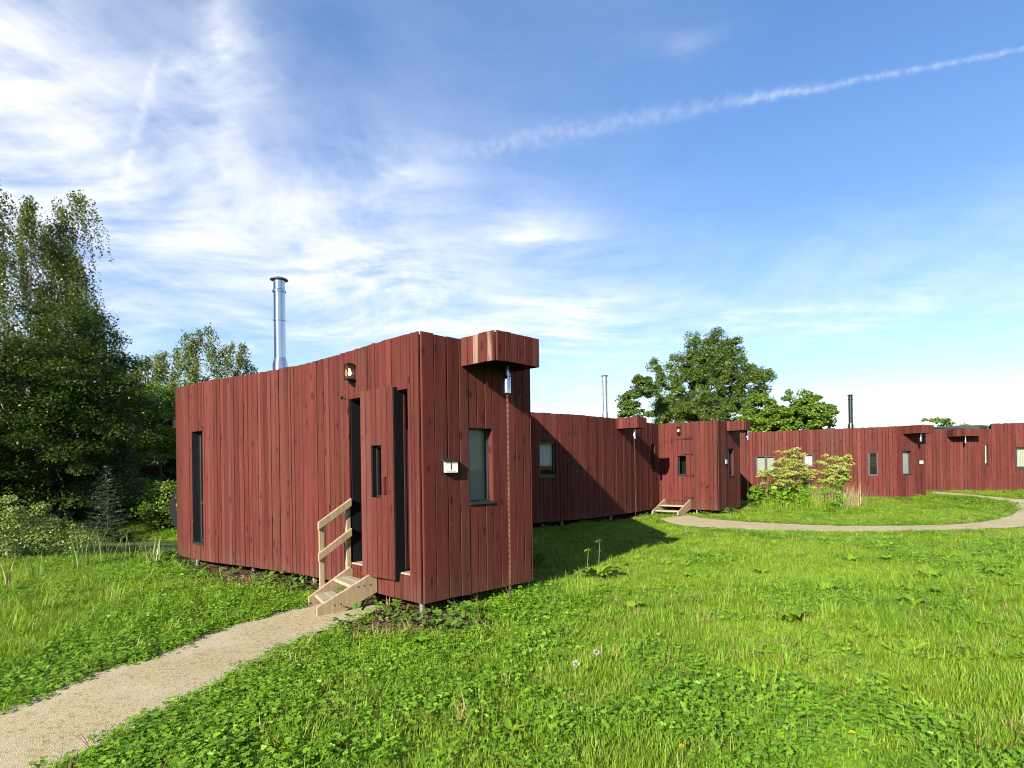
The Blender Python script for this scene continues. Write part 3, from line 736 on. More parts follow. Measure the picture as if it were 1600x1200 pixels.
door = dc.build('door', 'black_panel', cab, frd)
planks(DL, dz0, dz1, door, (dw_o,), wr=(.09, .115), seed=31, ragged=.004, proud=.003)
MB().box(DL.L - .006, DL.L + .012, -.155, -.126, dz0, dz1).build('back_board', 'red_trim', door, frd)
MB().box(DL.L + .0, DL.L + .006, -.126, THICK * .4, dz0 + .002, dz1 - .002).build('edge_seal', 'black_panel', door, frd)
f_ = MB(); f_.box(.204, .222, -.09, -.05, 1.334, 1.936).box(.363, .381, -.09, -.05, 1.334, 1.936).box(.222, .363, -.09, -.05, 1.334, 1.352).box(.222, .363, -.09, -.05, 1.918, 1.936)
f_.build('door_window_frame', 'dark_frame', door, frd)
MB().box(.22, .365, -.08, -.075, 1.35, 1.92).build('door_pane', 'glass', door, frd)
MB().tube([(.475, THICK + .004, 1.37), (.475, THICK + .035, 1.38), (.475, THICK + .035, 1.56), (.475, THICK + .004, 1.57)], .010, 8).build('handle', 'red_trim', door, frd)
for z in (2.56,):
    MB().tube([(DL.L - .02, -.06, dz1 + .002), (DL.L + .02, -.06, dz1 + .02), (DL.L + .13, -.10, dz1 + .03), (DL.L + .16, -.14, dz1 - .02)], .010, 6).build('hinge_arm', 'iron', door, frd)
f2 = W1.frame(dl - .10); MB().tube([(.06, .03, 2.56), (.03, .06, 2.59), (-.02, .06, 2.61), (-.05, .04, 2.58), (-.06, .03, 2.62)], .008, 6).build('latch_hook', 'iron', cab, f2)
# roof box over the end wall, with its spout and chain
bx, c1 = rain_box(E1, .60, 1.30, .585, 2.85, 3.182, cab, 41)
for q in (2, 4): [c_ for c_ in bx.children if c_.name.startswith('plank')][q].data = WORN_PLANK      # two boards have lost their paint
rain_chain(c1, 2.53, float(gz(*c1)) + .02, 'long rusty rain chain hanging in front of the numbered end wall')
lantern(W1, L1 - 1.335, 2.775, 'lit square wall lantern above the open door of the near cabin', .88)
number_plate(E1, .358, 1.61, .20, .125, '1', 'white and yellow number plate reading 1 under a dark hood')
steps(W1, L1 - 1.478, L1 - .84, 'pale wooden two tread steps with handrail below the open door', skew=.76)
# black curved screen behind the far end
cs = MB(); pts = [(-6.62 - .16 * math.sin(math.pi * k / 14), 11.75, .42 + 1.05 * k / 14) for k in range(15)]
for i in range(14):
    w0, w1 = .06 * math.sin(math.pi * (i + .6) / 15.2) + .02, .06 * math.sin(math.pi * (i + 1.6) / 15.2) + .02
    a, c_ = pts[i], pts[i + 1]
    cs.add([(a[0] - w0, a[1] - .03, a[2]), (a[0] + w0, a[1] - .03, a[2]), (c_[0] + w1, c_[1] - .03, c_[2]), (c_[0] - w1, c_[1] - .03, c_[2]),
            (a[0] - w0, a[1] + .03, a[2]), (a[0] + w0, a[1] + .03, a[2]), (c_[0] + w1, c_[1] + .03, c_[2]), (c_[0] - w1, c_[1] + .03, c_[2])],
           [(0, 1, 2, 3), (4, 5, 6, 7), (0, 3, 7, 4), (1, 2, 6, 5)] + ([(0, 1, 5, 4)] if i == 0 else []) + ([(3, 2, 6, 7)] if i == 13 else []))
cs.build('curved_screen', 'black_panel', cab)
MB().box(-6.75, -6.52, 11.7, 11.9, 2.55, 2.72).build('side_bracket', 'black_panel', cab)

# ------------------------------------------------------------------ cabin 2, joined on behind
front2 = [(-.9, 14.9), (.50, 15.84), (1.81, 16.78), (2.64, 17.6), (3.52, 18.62), (4.32, 19.72), (5.24, 20.95), (5.45, 21.6)]
W2 = Wall(front2)
FP2 = [tuple(p) for p in W2.p] + [(5.3, 24.5), (2.0, 24.0), (-1.5, 21.5), (-2.2, 17.5)]
cab = thing('timber_cabin', (1.5, 19, 0), 'red timber cabin half in shadow right behind the near cabin, with steel flue', 'cabin', 'red timber cabins in a ring')
o1 = (fine(W2, 842), fine(W2, 868), 1.42, 2.38); o2 = (fine(W2, 1017), fine(W2, 1023), 1.55, 2.45)
b_ = backing(W2, Z0, Z1, cab, (o1, o2)); planks(W2, Z0, Z1, b_, (o1, o2), wr=(.10, .16), s0=1.2, seed=51, ragged=.008)
window(W2, o1, cab, fw=.06, depth=.02, inner='curtain_white', innerz=1.72); window(W2, o2, cab, fw=.03, depth=.03)
slab('roof', inset_poly(FP2[::3], .09), Z1 - .22, Z1 - .10, 'membrane', cab); slab('floor', inset_poly(FP2[::3], .09), Z0 + .03, Z0 + .14, 'backing', cab)
back_cladding([FP2[-5], (5.3, 24.5), (2.0, 24.0), (-1.5, 21.5), (-2.2, 17.5), (-.9, 14.9)], Z0, Z1, cab, 8)
for x, y in ((1.4, 16.8), (5.0, 21.0), (.4, 17.5), (3.1, 18.6), (2.2, 21)): post(cab, x, y, Z0 + .03, .05, 'concrete')
X_, _, _ = px_dir(945, 600); chimney(cab, X_ * 21, 21.0, 3.5, 4.97, .085, 'galvanised', 'galvanised')
sb2 = fine(W2, 962); bx, c2 = rain_box(W2, sb2 + .05, sb2 + .60, .75, 2.85, 3.182, cab, 55)
rain_chain(c2, 2.53, float(gz(*c2)) + .02, 'thin rain chain in front of the half shadowed cabin wall', .75)

# ------------------------------------------------------------------ cabin 3, its door closed
J3, K3, R3 = (5.24, 20.95), (6.83, 19.5), (8.22, 21.2)
W3 = Wall([(4.5, 21.62), K3]); E3 = Wall([K3, R3])
FP3 = [(4.5, 21.62), K3, R3, (8.8, 26), (5.4, 26.5), (4.2, 24.8)]
cab = thing('timber_cabin', (6.6, 22, 0), 'red timber cabin with closed door, strap hinges and small steps', 'cabin', 'red timber cabins in a ring')
o1 = (fine(W3, 1059.5), fine(W3, 1072.5), 1.36, 2.02); oe = (fine(E3, 1136.5), fine(E3, 1145.5), 1.30, 2.25)
b_ = backing(W3, Z0, Z1, cab, (o1,)); planks(W3, Z0, Z1, b_, (o1,), wr=(.13, .19), s0=.6, seed=61, ragged=.014)
window(W3, o1, cab, fw=.03, depth=.05)
b_ = backing(E3, Z0, Z1, cab, (oe,)); planks(E3, Z0, Z1, b_, (oe,), wr=(.13, .18), seed=63, ragged=.014)
window(E3, oe, cab, fw=.03, depth=.06, inner='blind_grey')
slab('roof', inset_poly(FP3, .09), Z1 - .22, Z1 - .10, 'membrane', cab); slab('floor', inset_poly(FP3, .09), Z0 + .03, Z0 + .14, 'backing', cab)
back_cladding([R3, (8.8, 26)], Z0, Z1, cab, 9); back_cladding([(8.8, 26), (5.4, 26.5)], Z0, Z1, cab, 10)
for x, y in ((6.3, 20.05), (8.0, 21.3), (7.1, 20.1), (5.7, 20.8), (7.2, 23)): post(cab, x, y, Z0 + .03)
for (xa, xb, y) in ((1070, 1083, 684.5), (1069, 1083, 709.5), (1070, 1084, 743.5), (1070, 1084, 778)):
    sa, sb = fine(W3, xa), fine(W3, xb); f3 = W3.frame(sa, sb); _, _, Zr = px_dir(xb, y); z_ = CAMZ + Zr * W3.at(sb)[1]; WW = np.linalg.norm(W3.at(sb) - W3.at(sa))
    MB().box(0, WW, THICK + .010, THICK + .018, z_ - .012, z_ + .012).box(WW - .03, WW, THICK + .010, THICK + .03, z_ - .05, z_ + .05).build('strap_hinge', 'iron', cab, f3)
sa, sb = fine(W3, 1051), fine(W3, 1083); f3 = W3.frame(sa, sb); WW = np.linalg.norm(W3.at(sb) - W3.at(sa))
MB().box(0, WW, THICK + .011, THICK + .019, 2.575, 2.592).box(-.02, .02, THICK + .011, THICK + .03, 2.46, 2.68).build('door_bar', 'iron', cab, f3)
MB().box(.02, WW - .05, THICK + .011, THICK + .02, .455, .472).build('door_gap', 'iron', cab, f3)
sv = fine(W3, 1105.5); f3 = W3.frame(sv); MB().box(-.035, .035, THICK + .002, THICK + .03, .93, 1.0).build('vent_cover', 'iron', cab, f3)
bx, c3 = rain_box(E3, .86, 1.50, .62, 2.85, 3.182, cab, 65, round_end=True)
rain_chain(c3, 2.53, float(gz(*c3)) + .02, 'thin rain chain in front of the closed door cabin end', .7)
lantern(W3, fine(W3, 1063), 2.78, 'dark wall lantern above the closed cabin door')
number_plate(E3, fine(E3, 1131.5), 1.72, .16, .15, '2', 'small white number plate beside the narrow window of the closed door cabin')
steps(W3, fine(W3, 1039), fine(W3, 1080), 'small wooden steps without handrail below the closed door', rail=False, n_out=1.0, ztop=.52)

# ------------------------------------------------------------------ cabin 4, long wall behind the hogweed
K4, R4 = (15.67, 23.87), (17.15, 24.35)
W4 = Wall([(8.6, 28.3), (10.65, 27.1), (13.0, 25.6), (14.6, 24.6), K4]); E4 = Wall([K4, R4])
FP4 = [tuple(p) for p in W4.p] + [R4, (17.9, 29.5), (10, 31)]
cab = thing('timber_cabin', (14, 27, .1), 'red timber cabin with four windows behind the flowering hogweed', 'cabin', 'red timber cabins in a ring')
wz = lambda wall, s, y, x: CAMZ + px_dir(x, y)[2] * wall.at(s)[1]
def opening(wall, xa, xb, ya, yb):
    sa, sb = fine(wall, xa), fine(wall, xb); return (sa, sb, wz(wall, sb, yb, xb), wz(wall, sb, ya, xb))
oo = [opening(W4, 1181, 1211, 712, 742), opening(W4, 1255, 1271, 709, 729), opening(W4, 1357, 1372, 706, 743)]
b_ = backing(W4, Z0 - .02, Z1, cab, oo); planks(W4, Z0 - .02, Z1, b_, oo, wr=(.11, .18), s0=.5, seed=71, ragged=.012)
window(W4, oo[0], cab, fw=.05, depth=.02, inner='curtain', mullion_u=(oo[0][1] - oo[0][0]) * .52)
window(W4, oo[1], cab, fw=.05, depth=.02, inner='curtain_white'); window(W4, oo[2], cab, fw=.05, depth=.03)
oe = opening(E4, 1410, 1424, 705, 741)
b_ = backing(E4, Z0 - .02, Z1, cab, (oe,)); planks(E4, Z0 - .02, Z1, b_, (oe,), wr=(.13, .17), seed=73, ragged=.012)
window(E4, oe, cab, fw=.03, depth=.05, inner='blind_grey')
slab('roof', inset_poly(FP4[::3], .09), Z1 - .22, Z1 - .10, 'membrane', cab); slab('floor', inset_poly(FP4[::3], .09), Z0 + .03, Z0 + .14, 'backing', cab)
back_cladding([R4, (17.9, 29.5)], Z0 - .02, Z1, cab, 12)
for x, y in ((15.6, 24.1), (16.9, 24.6), (13.5, 25.6), (11.0, 27.2)): post(cab, x, y, Z0 + .03, .05, 'concrete')
X_, _, _ = px_dir(1329, 640); chimney(cab, X_ * 28, 28.0, 3.45, 4.98, .095, 'dark_steel', 'dark_steel')
bx, c4 = rain_box(E4, .30, 1.20, .62, 2.85, 3.182, cab, 75)
number_plate(E4, fine(E4, 1437), 1.62, .19, .14, '', 'white number plate on the end of the long windowed cabin')

# ------------------------------------------------------------------ cabin 5, at the right edge
ZB = .25
W5 = Wall([(17.4, 29.2), (19.7, 28.1), (21.2, 27.75), (22.55, 27.6)]); W5b = Wall([(22.57, 27.62), (23.9, 27.3), (27.5, 26.4)])
FP5 = [tuple(p) for p in W5.p] + [tuple(p) for p in W5b.p[1:]] + [(29, 32), (18, 33)]
cab = thing('timber_cabin', (22, 30, .25), 'farthest red timber cabin with stepped roofline, cut off by the picture edge', 'cabin', 'red timber cabins in a ring')
o5 = opening(W5, 1539, 1544.5, 695, 727); o6 = opening(W5b, 1587, 1622, 698, 731)
b_ = backing(W5, ZB, 3.22, cab, (o5,)); planks(W5, ZB, 3.22, b_, (o5,), wr=(.11, .18), seed=81, ragged=.012)
b_ = backing(W5b, ZB + .03, 3.47, cab, (o6,)); planks(W5b, ZB + .03, 3.47, b_, (o6,), wr=(.13, .19), seed=83, ragged=.012, proud=.014)
window(W5, o5, cab, fw=.03, depth=.04); window(W5b, o6, cab, fw=.07, depth=.02, inner='curtain')
slab('floor', inset_poly(FP5[::3], .09), ZB + .03, ZB + .14, 'backing', cab)
rf = MB().add([(18.2, 29.3, 3.25), (22.5, 28.2, 3.25), (22.5, 28.2, 3.45), (20.2, 28.7, 3.42), (18.6, 29.2, 3.34),
               (19, 33, 3.25), (29, 32, 3.25), (29, 32, 3.42), (24, 32.5, 3.44), (19.2, 33, 3.32)],
              [(0, 1, 2, 3, 4), (5, 6, 7, 8, 9), (0, 1, 6, 5), (1, 2, 7, 6), (2, 3, 8, 7), (3, 4, 9, 8), (4, 0, 5, 9)]).build('roof', 'membrane', cab)
slab('lower_roof', [(22.6, 27.9), (27.4, 26.8), (29, 31.8), (22.6, 31.8)], 3.2, 3.36, 'membrane', cab)
sb5 = fine(W5, 1481); bx, c5 = rain_box(W5, sb5, sb5 + 1.12, .55, 2.88, 3.21, cab, 85)
rain_chain(c5, 2.55, float(gz(*c5)) + .02, 'thin rain chain on the farthest cabin wall', .5)

# ------------------------------------------------------------------ a red cabin glimpsed through the wood
W6 = Wall([(-20.6, 31.0), (-17.4, 30.6)])
cab = thing('timber_cabin', (-19, 32, 0), 'distant red cabin half hidden in the dark wood', 'cabin')
oo = [(.9, 1.5, 1.0, 1.7)]
b_ = backing(W6, .2, 2.55, cab, oo); planks(W6, .2, 2.55, b_, oo, wr=(.15, .22), seed=91)
window(W6, oo[0], cab, fw=.05, depth=.02, inner='blind_grey')
slab('roof', [(-20.9, 30.7), (-17.2, 30.3), (-17, 34), (-20.8, 34.3)], 2.56, 2.72, 'red_trim', cab)
back_cladding([(-17.4, 30.6), (-17.2, 33.8)], .2, 2.55, cab, 14)
FPS = [FP1, FP2, FP3, FP4, FP5]

# ------------------------------------------------------------------ paths, ground, pond
def in_poly(X, Y, poly):
    ins = np.zeros(len(X), bool); n = len(poly)
    for i in range(n):
        x1, y1 = poly[i]; x2, y2 = poly[(i + 1) % n]
        c = ((y1 > Y) != (y2 > Y)); xx = (x2 - x1) * (Y - y1) / ((y2 - y1) if y2 != y1 else 1e-9) + x1
        ins ^= c & (X < xx)
    return ins
def dist_line(X, Y, pts, closed=False):
    d = np.full(len(X), 1e9); P = list(pts) + ([pts[0]] if closed else [])
    for (x1, y1), (x2, y2) in zip(P[:-1], P[1:]):
        vx, vy = x2 - x1, y2 - y1; L = vx * vx + vy * vy + 1e-12
        u = np.clip(((X - x1) * vx + (Y - y1) * vy) / L, 0, 1); d = np.minimum(d, np.hypot(X - x1 - u * vx, Y - y1 - u * vy))
    return d
pl = [(-160, 1165), (0, 1112), (72, 1086), (120, 1062), (224, 1033), (304, 1000), (380, 974), (440, 957), (474, 949), (500, 936)]
pr = [(-40, 1330), (108, 1196), (160, 1166), (224, 1136), (296, 1098), (360, 1057), (420, 1030), (480, 998), (552, 972), (604, 951)]
path_a = (curve([on_ground(*p) for p in pl], .12), curve([on_ground(*p) for p in pr], .12))
ol = [(1030, 811), (1060, 821), (1110, 825), (1200, 830), (1350, 832), (1480, 830), (1600, 823), (1700, 812), (1690, 793), (1610, 782.5), (1560, 777.5), (1520, 773.5), (1462, 768.5)]
il = [(1078, 805.5), (1100, 810.5), (1150, 815), (1240, 820), (1350, 822.5), (1480, 820.5), (1545, 815), (1580, 805.5), (1590, 796), (1575, 786), (1540, 779.8), (1505, 775.5), (1455, 771.5)]
path_b = (curve([on_ground(*p) for p in ol], .15), curve([on_ground(*p) for p in il], .15))
def make_path(name, pair, seed):
    r = np.random.default_rng(seed); n = 72; m_ = 9
    A = np.stack([np.interp(np.linspace(0, 1, n), np.linspace(0, 1, len(pair[0])), pair[0][:, k]) for k in (0, 1)], 1)
    B = np.stack([np.interp(np.linspace(0, 1, n), np.linspace(0, 1, len(pair[1])), pair[1][:, k]) for k in (0, 1)], 1)
    D_ = (B - A) / np.linalg.norm(B - A, axis=1, keepdims=True); A = A + D_ * r.normal(0, .025, (n, 1)); B = B + D_ * r.normal(0, .025, (n, 1))
    v, ed = [], []
    for i in range(n):
        for j in range(m_):
            u = j / (m_ - 1); p = A[i] * (1 - u) + B[i] * u
            v.append((p[0], p[1], float(gz(*p)) + .016 + .012 * (1 - (2 * u - 1) ** 2))); ed.append(abs(2 * u - 1))
    q = np.arange((n - 1) * (m_ - 1)); i_, j_ = q // (m_ - 1), q % (m_ - 1); a = i_ * m_ + j_
    me = mesh_np(name, v, np.stack([a, a + 1, a + m_ + 1, a + m_], 1), 'path_gravel', True)
    at = me.attributes.new('edge', 'FLOAT', 'POINT'); at.data.foreach_set('value', np.array(ed, np.float32))
    o = link(name, me); o['kind'] = 'structure'
    return [tuple(p) for p in A] + [tuple(p) for p in B[::-1]]
PA = make_path('footpath', path_a, 1); PB = make_path('footpath', path_b, 2)
gx = np.unique(np.r_[-900, -500, -300, -200, -140, -100, -75, -60, -50, -42, -36, -31, np.arange(-27, 32, .3), 34, 38, 44, 52, 64, 80, 110, 150, 220, 320, 520, 900])
gy = np.unique(np.r_[-400, -200, -100, -50, -25, -12, -6, -3, np.arange(0, 36, .3), 38, 41, 45, 50, 57, 66, 80, 100, 130, 180, 260, 400, 700, 1200])
GX, GY = np.meshgrid(gx, gy); GZ = gz(GX.ravel(), GY.ravel())
a = (np.arange(len(gy) - 1)[:, None] * len(gx) + np.arange(len(gx) - 1)[None]).ravel()
me = mesh_np('ground', np.stack([GX.ravel(), GY.ravel(), GZ], 1), np.stack([a, a + 1, a + len(gx) + 1, a + len(gx)], 1), 'ground', True)
X_, Y_ = GX.ravel(), GY.ravel(); lit = np.zeros(len(X_))
for fp in FPS:
    pp = fp[::4] if len(fp) > 30 else fp
    d = dist_line(X_, Y_, pp, True); d[in_poly(X_, Y_, pp)] = 0
    lit = np.maximum(lit, np.clip(1.0 - d / 1.0, 0, 1))
d = dist_line(X_, Y_, FP1[::4], True); lit = np.maximum(lit, .95 * np.exp(-(d / .8) ** 2) * ((X_ > -5.8) & (X_ < .6) & (Y_ < 12)))
for (x, y, rx, ry, k) in ((-4.0, 8.5, 1.7, .55, .85), (-1.1, 6.15, 1.0, .45, .8), (.35, 7.4, .6, .4, .7), (-14, 19, 7, 4, .9)):
    lit = np.maximum(lit, k * np.exp(-((X_ - x) / rx) ** 2 - ((Y_ - y) / ry) ** 2))
me.attributes.new('litter', 'FLOAT', 'POINT').data.foreach_set('value', lit.astype(np.float32))
o = link('ground', me); o['kind'] = 'structure'
an = np.linspace(0, 2 * math.pi, 64, endpoint=False)
wv_ = [(-10.6 + 6.0 * math.cos(q), 13.6 + 2.6 * math.sin(q), -.14) for q in an]
o = link('pond', mesh_np('pond', wv_, [tuple(range(64))], 'pond_water')); o['kind'] = 'structure'

# ------------------------------------------------------------------ low plants: clumps instanced over the lawn
def blade(V, F, T, rs, p, h, w_, lean, yaw, tint, seg=3):
    d = np.array([math.cos(yaw), math.sin(yaw), 0]); s_ = np.array([-d[1], d[0], 0]); n = len(V)
    for i in range(seg):
        u = i / seg; c = p + d * lean * u ** 1.8 + np.array([0, 0, h * u * (1 - .12 * u * lean / max(h, .01))]); ww = w_ * (1 - u ** 1.5) * .5
        V.append(c - s_ * ww); V.append(c + s_ * ww)
    V.append(p + d * lean + np.array([0, 0, h * (1 - .15 * min(1, lean / h))]))
    for i in range(seg - 1): F.append((n + 2 * i, n + 2 * i + 1, n + 2 * i + 3, n + 2 * i + 2)); T.append(tint)
    k = n + 2 * (seg - 1); F.append((k, k + 1, k + 2)); T.append(tint)
def disc_leaf(V, F, T, c, nrm, d, L, W_, tint, fold=.0):      # a broad leaf: six-sided blade with a raised midrib
    nrm = nrm / (np.linalg.norm(nrm) + 1e-9); d = d - nrm * (d @ nrm); d = d / (np.linalg.norm(d) + 1e-9); s_ = np.cross(nrm, d); n = len(V)
    V += [c, c + d * L * .35 + s_ * W_ * .5 + nrm * fold * W_, c + d * L * .72 + s_ * W_ * .4 + nrm * fold * W_, c + d * L - nrm * fold * W_ * .4,
          c + d * L * .72 - s_ * W_ * .4 + nrm * fold * W_, c + d * L * .35 - s_ * W_ * .5 + nrm * fold * W_]
    F += [(n, n + 1, n + 2, n + 3), (n, n + 3, n + 4, n + 5)]; T += [tint, tint]
def clump_mesh(kind, seed):
    r = np.random.default_rng(seed); V, F, T = [], [], []
    up = np.array([0, 0, 1.0])
    if kind in ('short', 'long', 'dry', 'tussock'):
        nb, rad, hh = dict(short=(42, .11, (.028, .085)), long=(28, .08, (.10, .24)), dry=(14, .12, (.05, .16)), tussock=(80, .10, (.20, .42)))[kind]
        for _ in range(nb):
            a = r.uniform(0, 6.28); q = rad * math.sqrt(r.random()); h = r.uniform(*hh)
            t_ = 2.0 if (kind == 'dry' or r.random() < .03) else r.random()
            blade(V, F, T, r, np.array([q * math.cos(a), q * math.sin(a), -.01]), h, r.uniform(.0038, .0075) * (1.25 if kind != 'short' else 1), h * r.uniform(.15, .95), a + r.uniform(-1.2, 1.2), t_)
    elif kind == 'clover':
        for _ in range(34):
            a = r.uniform(0, 6.28); q = .13 * math.sqrt(r.random()); h = r.uniform(.025, .085); c = np.array([q * math.cos(a), q * math.sin(a), h]); L = r.uniform(.011, .022); t_ = r.random()
            blade(V, F, T, r, c - up * h, h, .004, .0, a, t_, 2); y0 = r.uniform(0, 6.28); tl = up + r.normal(0, .3, 3)
            for k in range(3):
                b_ = y0 + k * 2.094; disc_leaf(V, F, T, c, tl, np.array([math.cos(b_), math.sin(b_), .1]), L, L * .95, t_, .08)
    elif kind == 'herb':                          # creeping herbs with toothed lobed leaves, as ground elder or buttercup
        for _ in range(30):
            a = r.uniform(0, 6.28); q = .14 * math.sqrt(r.random()); h = r.uniform(.04, .14); c = np.array([q * math.cos(a), q * math.sin(a), h]); t_ = r.random()
            blade(V, F, T, r, c - up * h, h, .005, .0, a, t_, 2); y0 = r.uniform(0, 6.28); tl = up + r.normal(0, .35, 3); L = r.uniform(.014, .028)
            for k in range(5):
                b_ = y0 + (k - 2) * .75; disc_leaf(V, F, T, c, tl, np.array([math.cos(b_), math.sin(b_), .15]), L * (1 - .12 * abs(k - 2)), L * .42, t_, .06)
    elif kind == 'rosette':                       # dandelion-like rosette
        for k in range(9):
            a = k * .7 + r.uniform(-.3, .3); L = r.uniform(.08, .17); t_ = r.random()
            d = np.array([math.cos(a), math.sin(a), r.uniform(.25, .9)]); disc_leaf(V, F, T, np.array([0, 0, .0]), np.array([-math.cos(a) * .5, -math.sin(a) * .5, 1]), d, L, L * .28, t_, .12)
    elif kind == 'litter':
        for _ in range(10):
            p = np.array([r.uniform(-.15, .15), r.uniform(-.15, .15), r.uniform(.004, .025)]); a = r.uniform(0, 6.28)
            disc_leaf(V, F, T, p, up + r.normal(0, .35, 3), np.array([math.cos(a), math.sin(a), 0]), r.uniform(.03, .06), r.uniform(.02, .035), r.random() if r.random() > .12 else 2.0, .15)
    elif kind == 'ivy':
        for _ in range(22):
            a = r.uniform(0, 6.28); q = .17 * math.sqrt(r.random()); h = r.uniform(.03, .13); c = np.array([q * math.cos(a), q * math.sin(a), h]); t_ = r.random()
            L = r.uniform(.03, .06); tl = up * .8 + r.normal(0, .4, 3)
            for k in range(3):
                b_ = a + (k - 1) * .95; disc_leaf(V, F, T, c, tl, np.array([math.cos(b_), math.sin(b_), -.1]), L, L * .6, t_, .05)
    elif kind == 'daisy':
        for _ in range(3):
            p = np.array([r.uniform(-.1, .1), r.uniform(-.1, .1), 0]); h = r.uniform(.06, .12); c = p + up * h
            for k in range(8): disc_leaf(V, F, T, c, up + r.normal(0, .15, 3), np.array([math.cos(k * .785), math.sin(k * .785), .1]), .011, .007, r.random(), 0)
    return V, F, T
CLUMPS = {}
def clump_set(kind, mat, n=5):
    c = bpy.data.collections.new('clumps_' + kind)   # not linked to the scene: only the scatter reads it
    for k in range(n):
        V, F, T = clump_mesh(kind, 500 + k * 17 + len(kind)); me = mesh_np(kind, V, F, mat, False, T); c.objects.link(bpy.data.objects.new(kind + '_clump', me))
    return c
def scatter(name, coll, P, scale, tiltv, seed, label, cat):
    r = np.random.default_rng(seed); n = len(P)
    if n == 0: return
    me = bpy.data.meshes.new(name); me.vertices.add(n); me.vertices.foreach_set('co', P.astype(np.float32).ravel())
    rot = np.stack([r.normal(0, tiltv, n), r.normal(0, tiltv, n), r.uniform(0, 6.283, n)], 1).astype(np.float32)
    me.attributes.new('rot', 'FLOAT_VECTOR', 'POINT').data.foreach_set('vector', rot.ravel())
    sc3 = np.asarray(scale, np.float32); sc3 = np.stack([sc3] * 3, 1) if sc3.ndim == 1 else sc3
    me.attributes.new('scl', 'FLOAT_VECTOR', 'POINT').data.foreach_set('vector', np.ascontiguousarray(sc3, np.float32).ravel())
    o = link(name, me); tag(o, label, cat, None, 'stuff')
    ng = bpy.data.node_groups.new(name, 'GeometryNodeTree')
    ng.interface.new_socket('Geometry', in_out='INPUT', socket_type='NodeSocketGeometry'); ng.interface.new_socket('Geometry', in_out='OUTPUT', socket_type='NodeSocketGeometry')
    N = ng.nodes; gi = N.new('NodeGroupInput'); go = N.new('NodeGroupOutput'); ip = N.new('GeometryNodeInstanceOnPoints'); ci = N.new('GeometryNodeCollectionInfo')
    ci.inputs['Collection'].default_value = coll; ci.inputs['Separate Children'].default_value = True; ci.inputs['Reset Children'].default_value = True
    ar = N.new('GeometryNodeInputNamedAttribute'); ar.data_type = 'FLOAT_VECTOR'; ar.inputs[0].default_value = 'rot'
    as_ = N.new('GeometryNodeInputNamedAttribute'); as_.data_type = 'FLOAT_VECTOR'; as_.inputs[0].default_value = 'scl'
    ip.inputs['Pick Instance'].default_value = True
    L = ng.links.new; L(gi.outputs[0], ip.inputs['Points']); L(ci.outputs[0], ip.inputs['Instance'])
    e2r = N.new('FunctionNodeEulerToRotation'); L(ar.outputs[0], e2r.inputs[0]); L(e2r.outputs[0], ip.inputs['Rotation']); L(as_.outputs[0], ip.inputs['Scale'])
    L(ip.outputs[0], go.inputs[0])
    md = o.modifiers.new('scatter', 'NODES'); md.node_group = ng
    return o
def vnoise(X, Y, sc, seed):                       # cheap smooth value noise, 0..1
    r = np.random.default_rng(seed); G = r.random((64, 64)); x = X * sc + 100; y = Y * sc + 100
    i, j = np.floor(x).astype(int), np.floor(y).astype(int); u, v = x - i, y - j; u = u * u * (3 - 2 * u); v = v * v * (3 - 2 * v)
    g = lambda a, b: G[a % 64, b % 64]
    return (g(i, j) * (1 - u) + g(i + 1, j) * u) * (1 - v) + (g(i, j + 1) * (1 - u) + g(i + 1, j + 1) * u) * v
def candidates(dens_near, seed, ymax=34.0, fall=7.0, mn=.16):
    r = np.random.default_rng(seed); res = []
    for y0 in np.arange(1.0, ymax, 1.0):
        xl, xr = max(-15.0, -(1.0 * y0 + 3.2)), min(29.0, 1.0 * y0 + 3.2); k = max(mn, min(1.0, (fall / max(y0, fall)) ** 1.15)); n = int((xr - xl) * dens_near * k)
        res.append(np.stack([r.uniform(xl, xr, n), r.uniform(y0, y0 + 1, n)], 1))
    P = np.concatenate(res); X, Y = P[:, 0], P[:, 1]
    ok = np.ones(len(P), bool); wob = (vnoise(X, Y, 5.0, 9) - .5) * .16
    for poly in (PA, PB):
        d = dist_line(X, Y, poly, True); ins = in_poly(X, Y, poly); sd = np.where(ins, d, -d); ok &= sd < .03 + wob * .8
    dc = np.full(len(P), 9.0)
    for fp in FPS:
        pp = fp[::4] if len(fp) > 30 else fp
        d = dist_line(X, Y, pp, True); ins = in_poly(X, Y, pp); ok &= ~(ins & (d > .04)); dc = np.minimum(dc, np.where(ins, 0, d))
    ok &= gz(X, Y) > -.12
    P = P[ok]; dc = dc[ok]
    dp = np.minimum(dist_line(P[:, 0], P[:, 1], PA, True), dist_line(P[:, 0], P[:, 1], PB, True))
    return P, dc, dp
def lift(P): return np.stack([P[:, 0], P[:, 1], gz(P[:, 0], P[:, 1])], 1)
rs = np.random.default_rng(77)
P, dc, dp = candidates(300, 1)
X, Y = P[:, 0], P[:, 1]
n_a, n_b, n_c = vnoise(X, Y, .55, 1), vnoise(X, Y, 1.6, 2), vnoise(X, Y, .28, 3)
def foot(X, Y, dc, nb):                           # the worn, leaf-strewn strip along the near cabin
    wdw = sst(X, -5.9, -5.1) * (1 - sst(X, -2.9, -2.3)) + sst(X, -1.75, -1.3) * (1 - sst(X, .3, .9)) * .75
    return np.exp(-(dc / .62) ** 2) * wdw * (Y < 12) * np.clip(.35 + 1.3 * nb, 0, 1)
litter_zone = foot(X, Y, dc, n_b) + np.exp(-((X + 4.0) / 1.6) ** 2 - ((Y - 8.55) / .5) ** 2) + np.exp(-((X + 1.0) / .95) ** 2 - ((Y - 6.2) / .40) ** 2) + 1.1 * np.exp(-(dc / .24) ** 2)
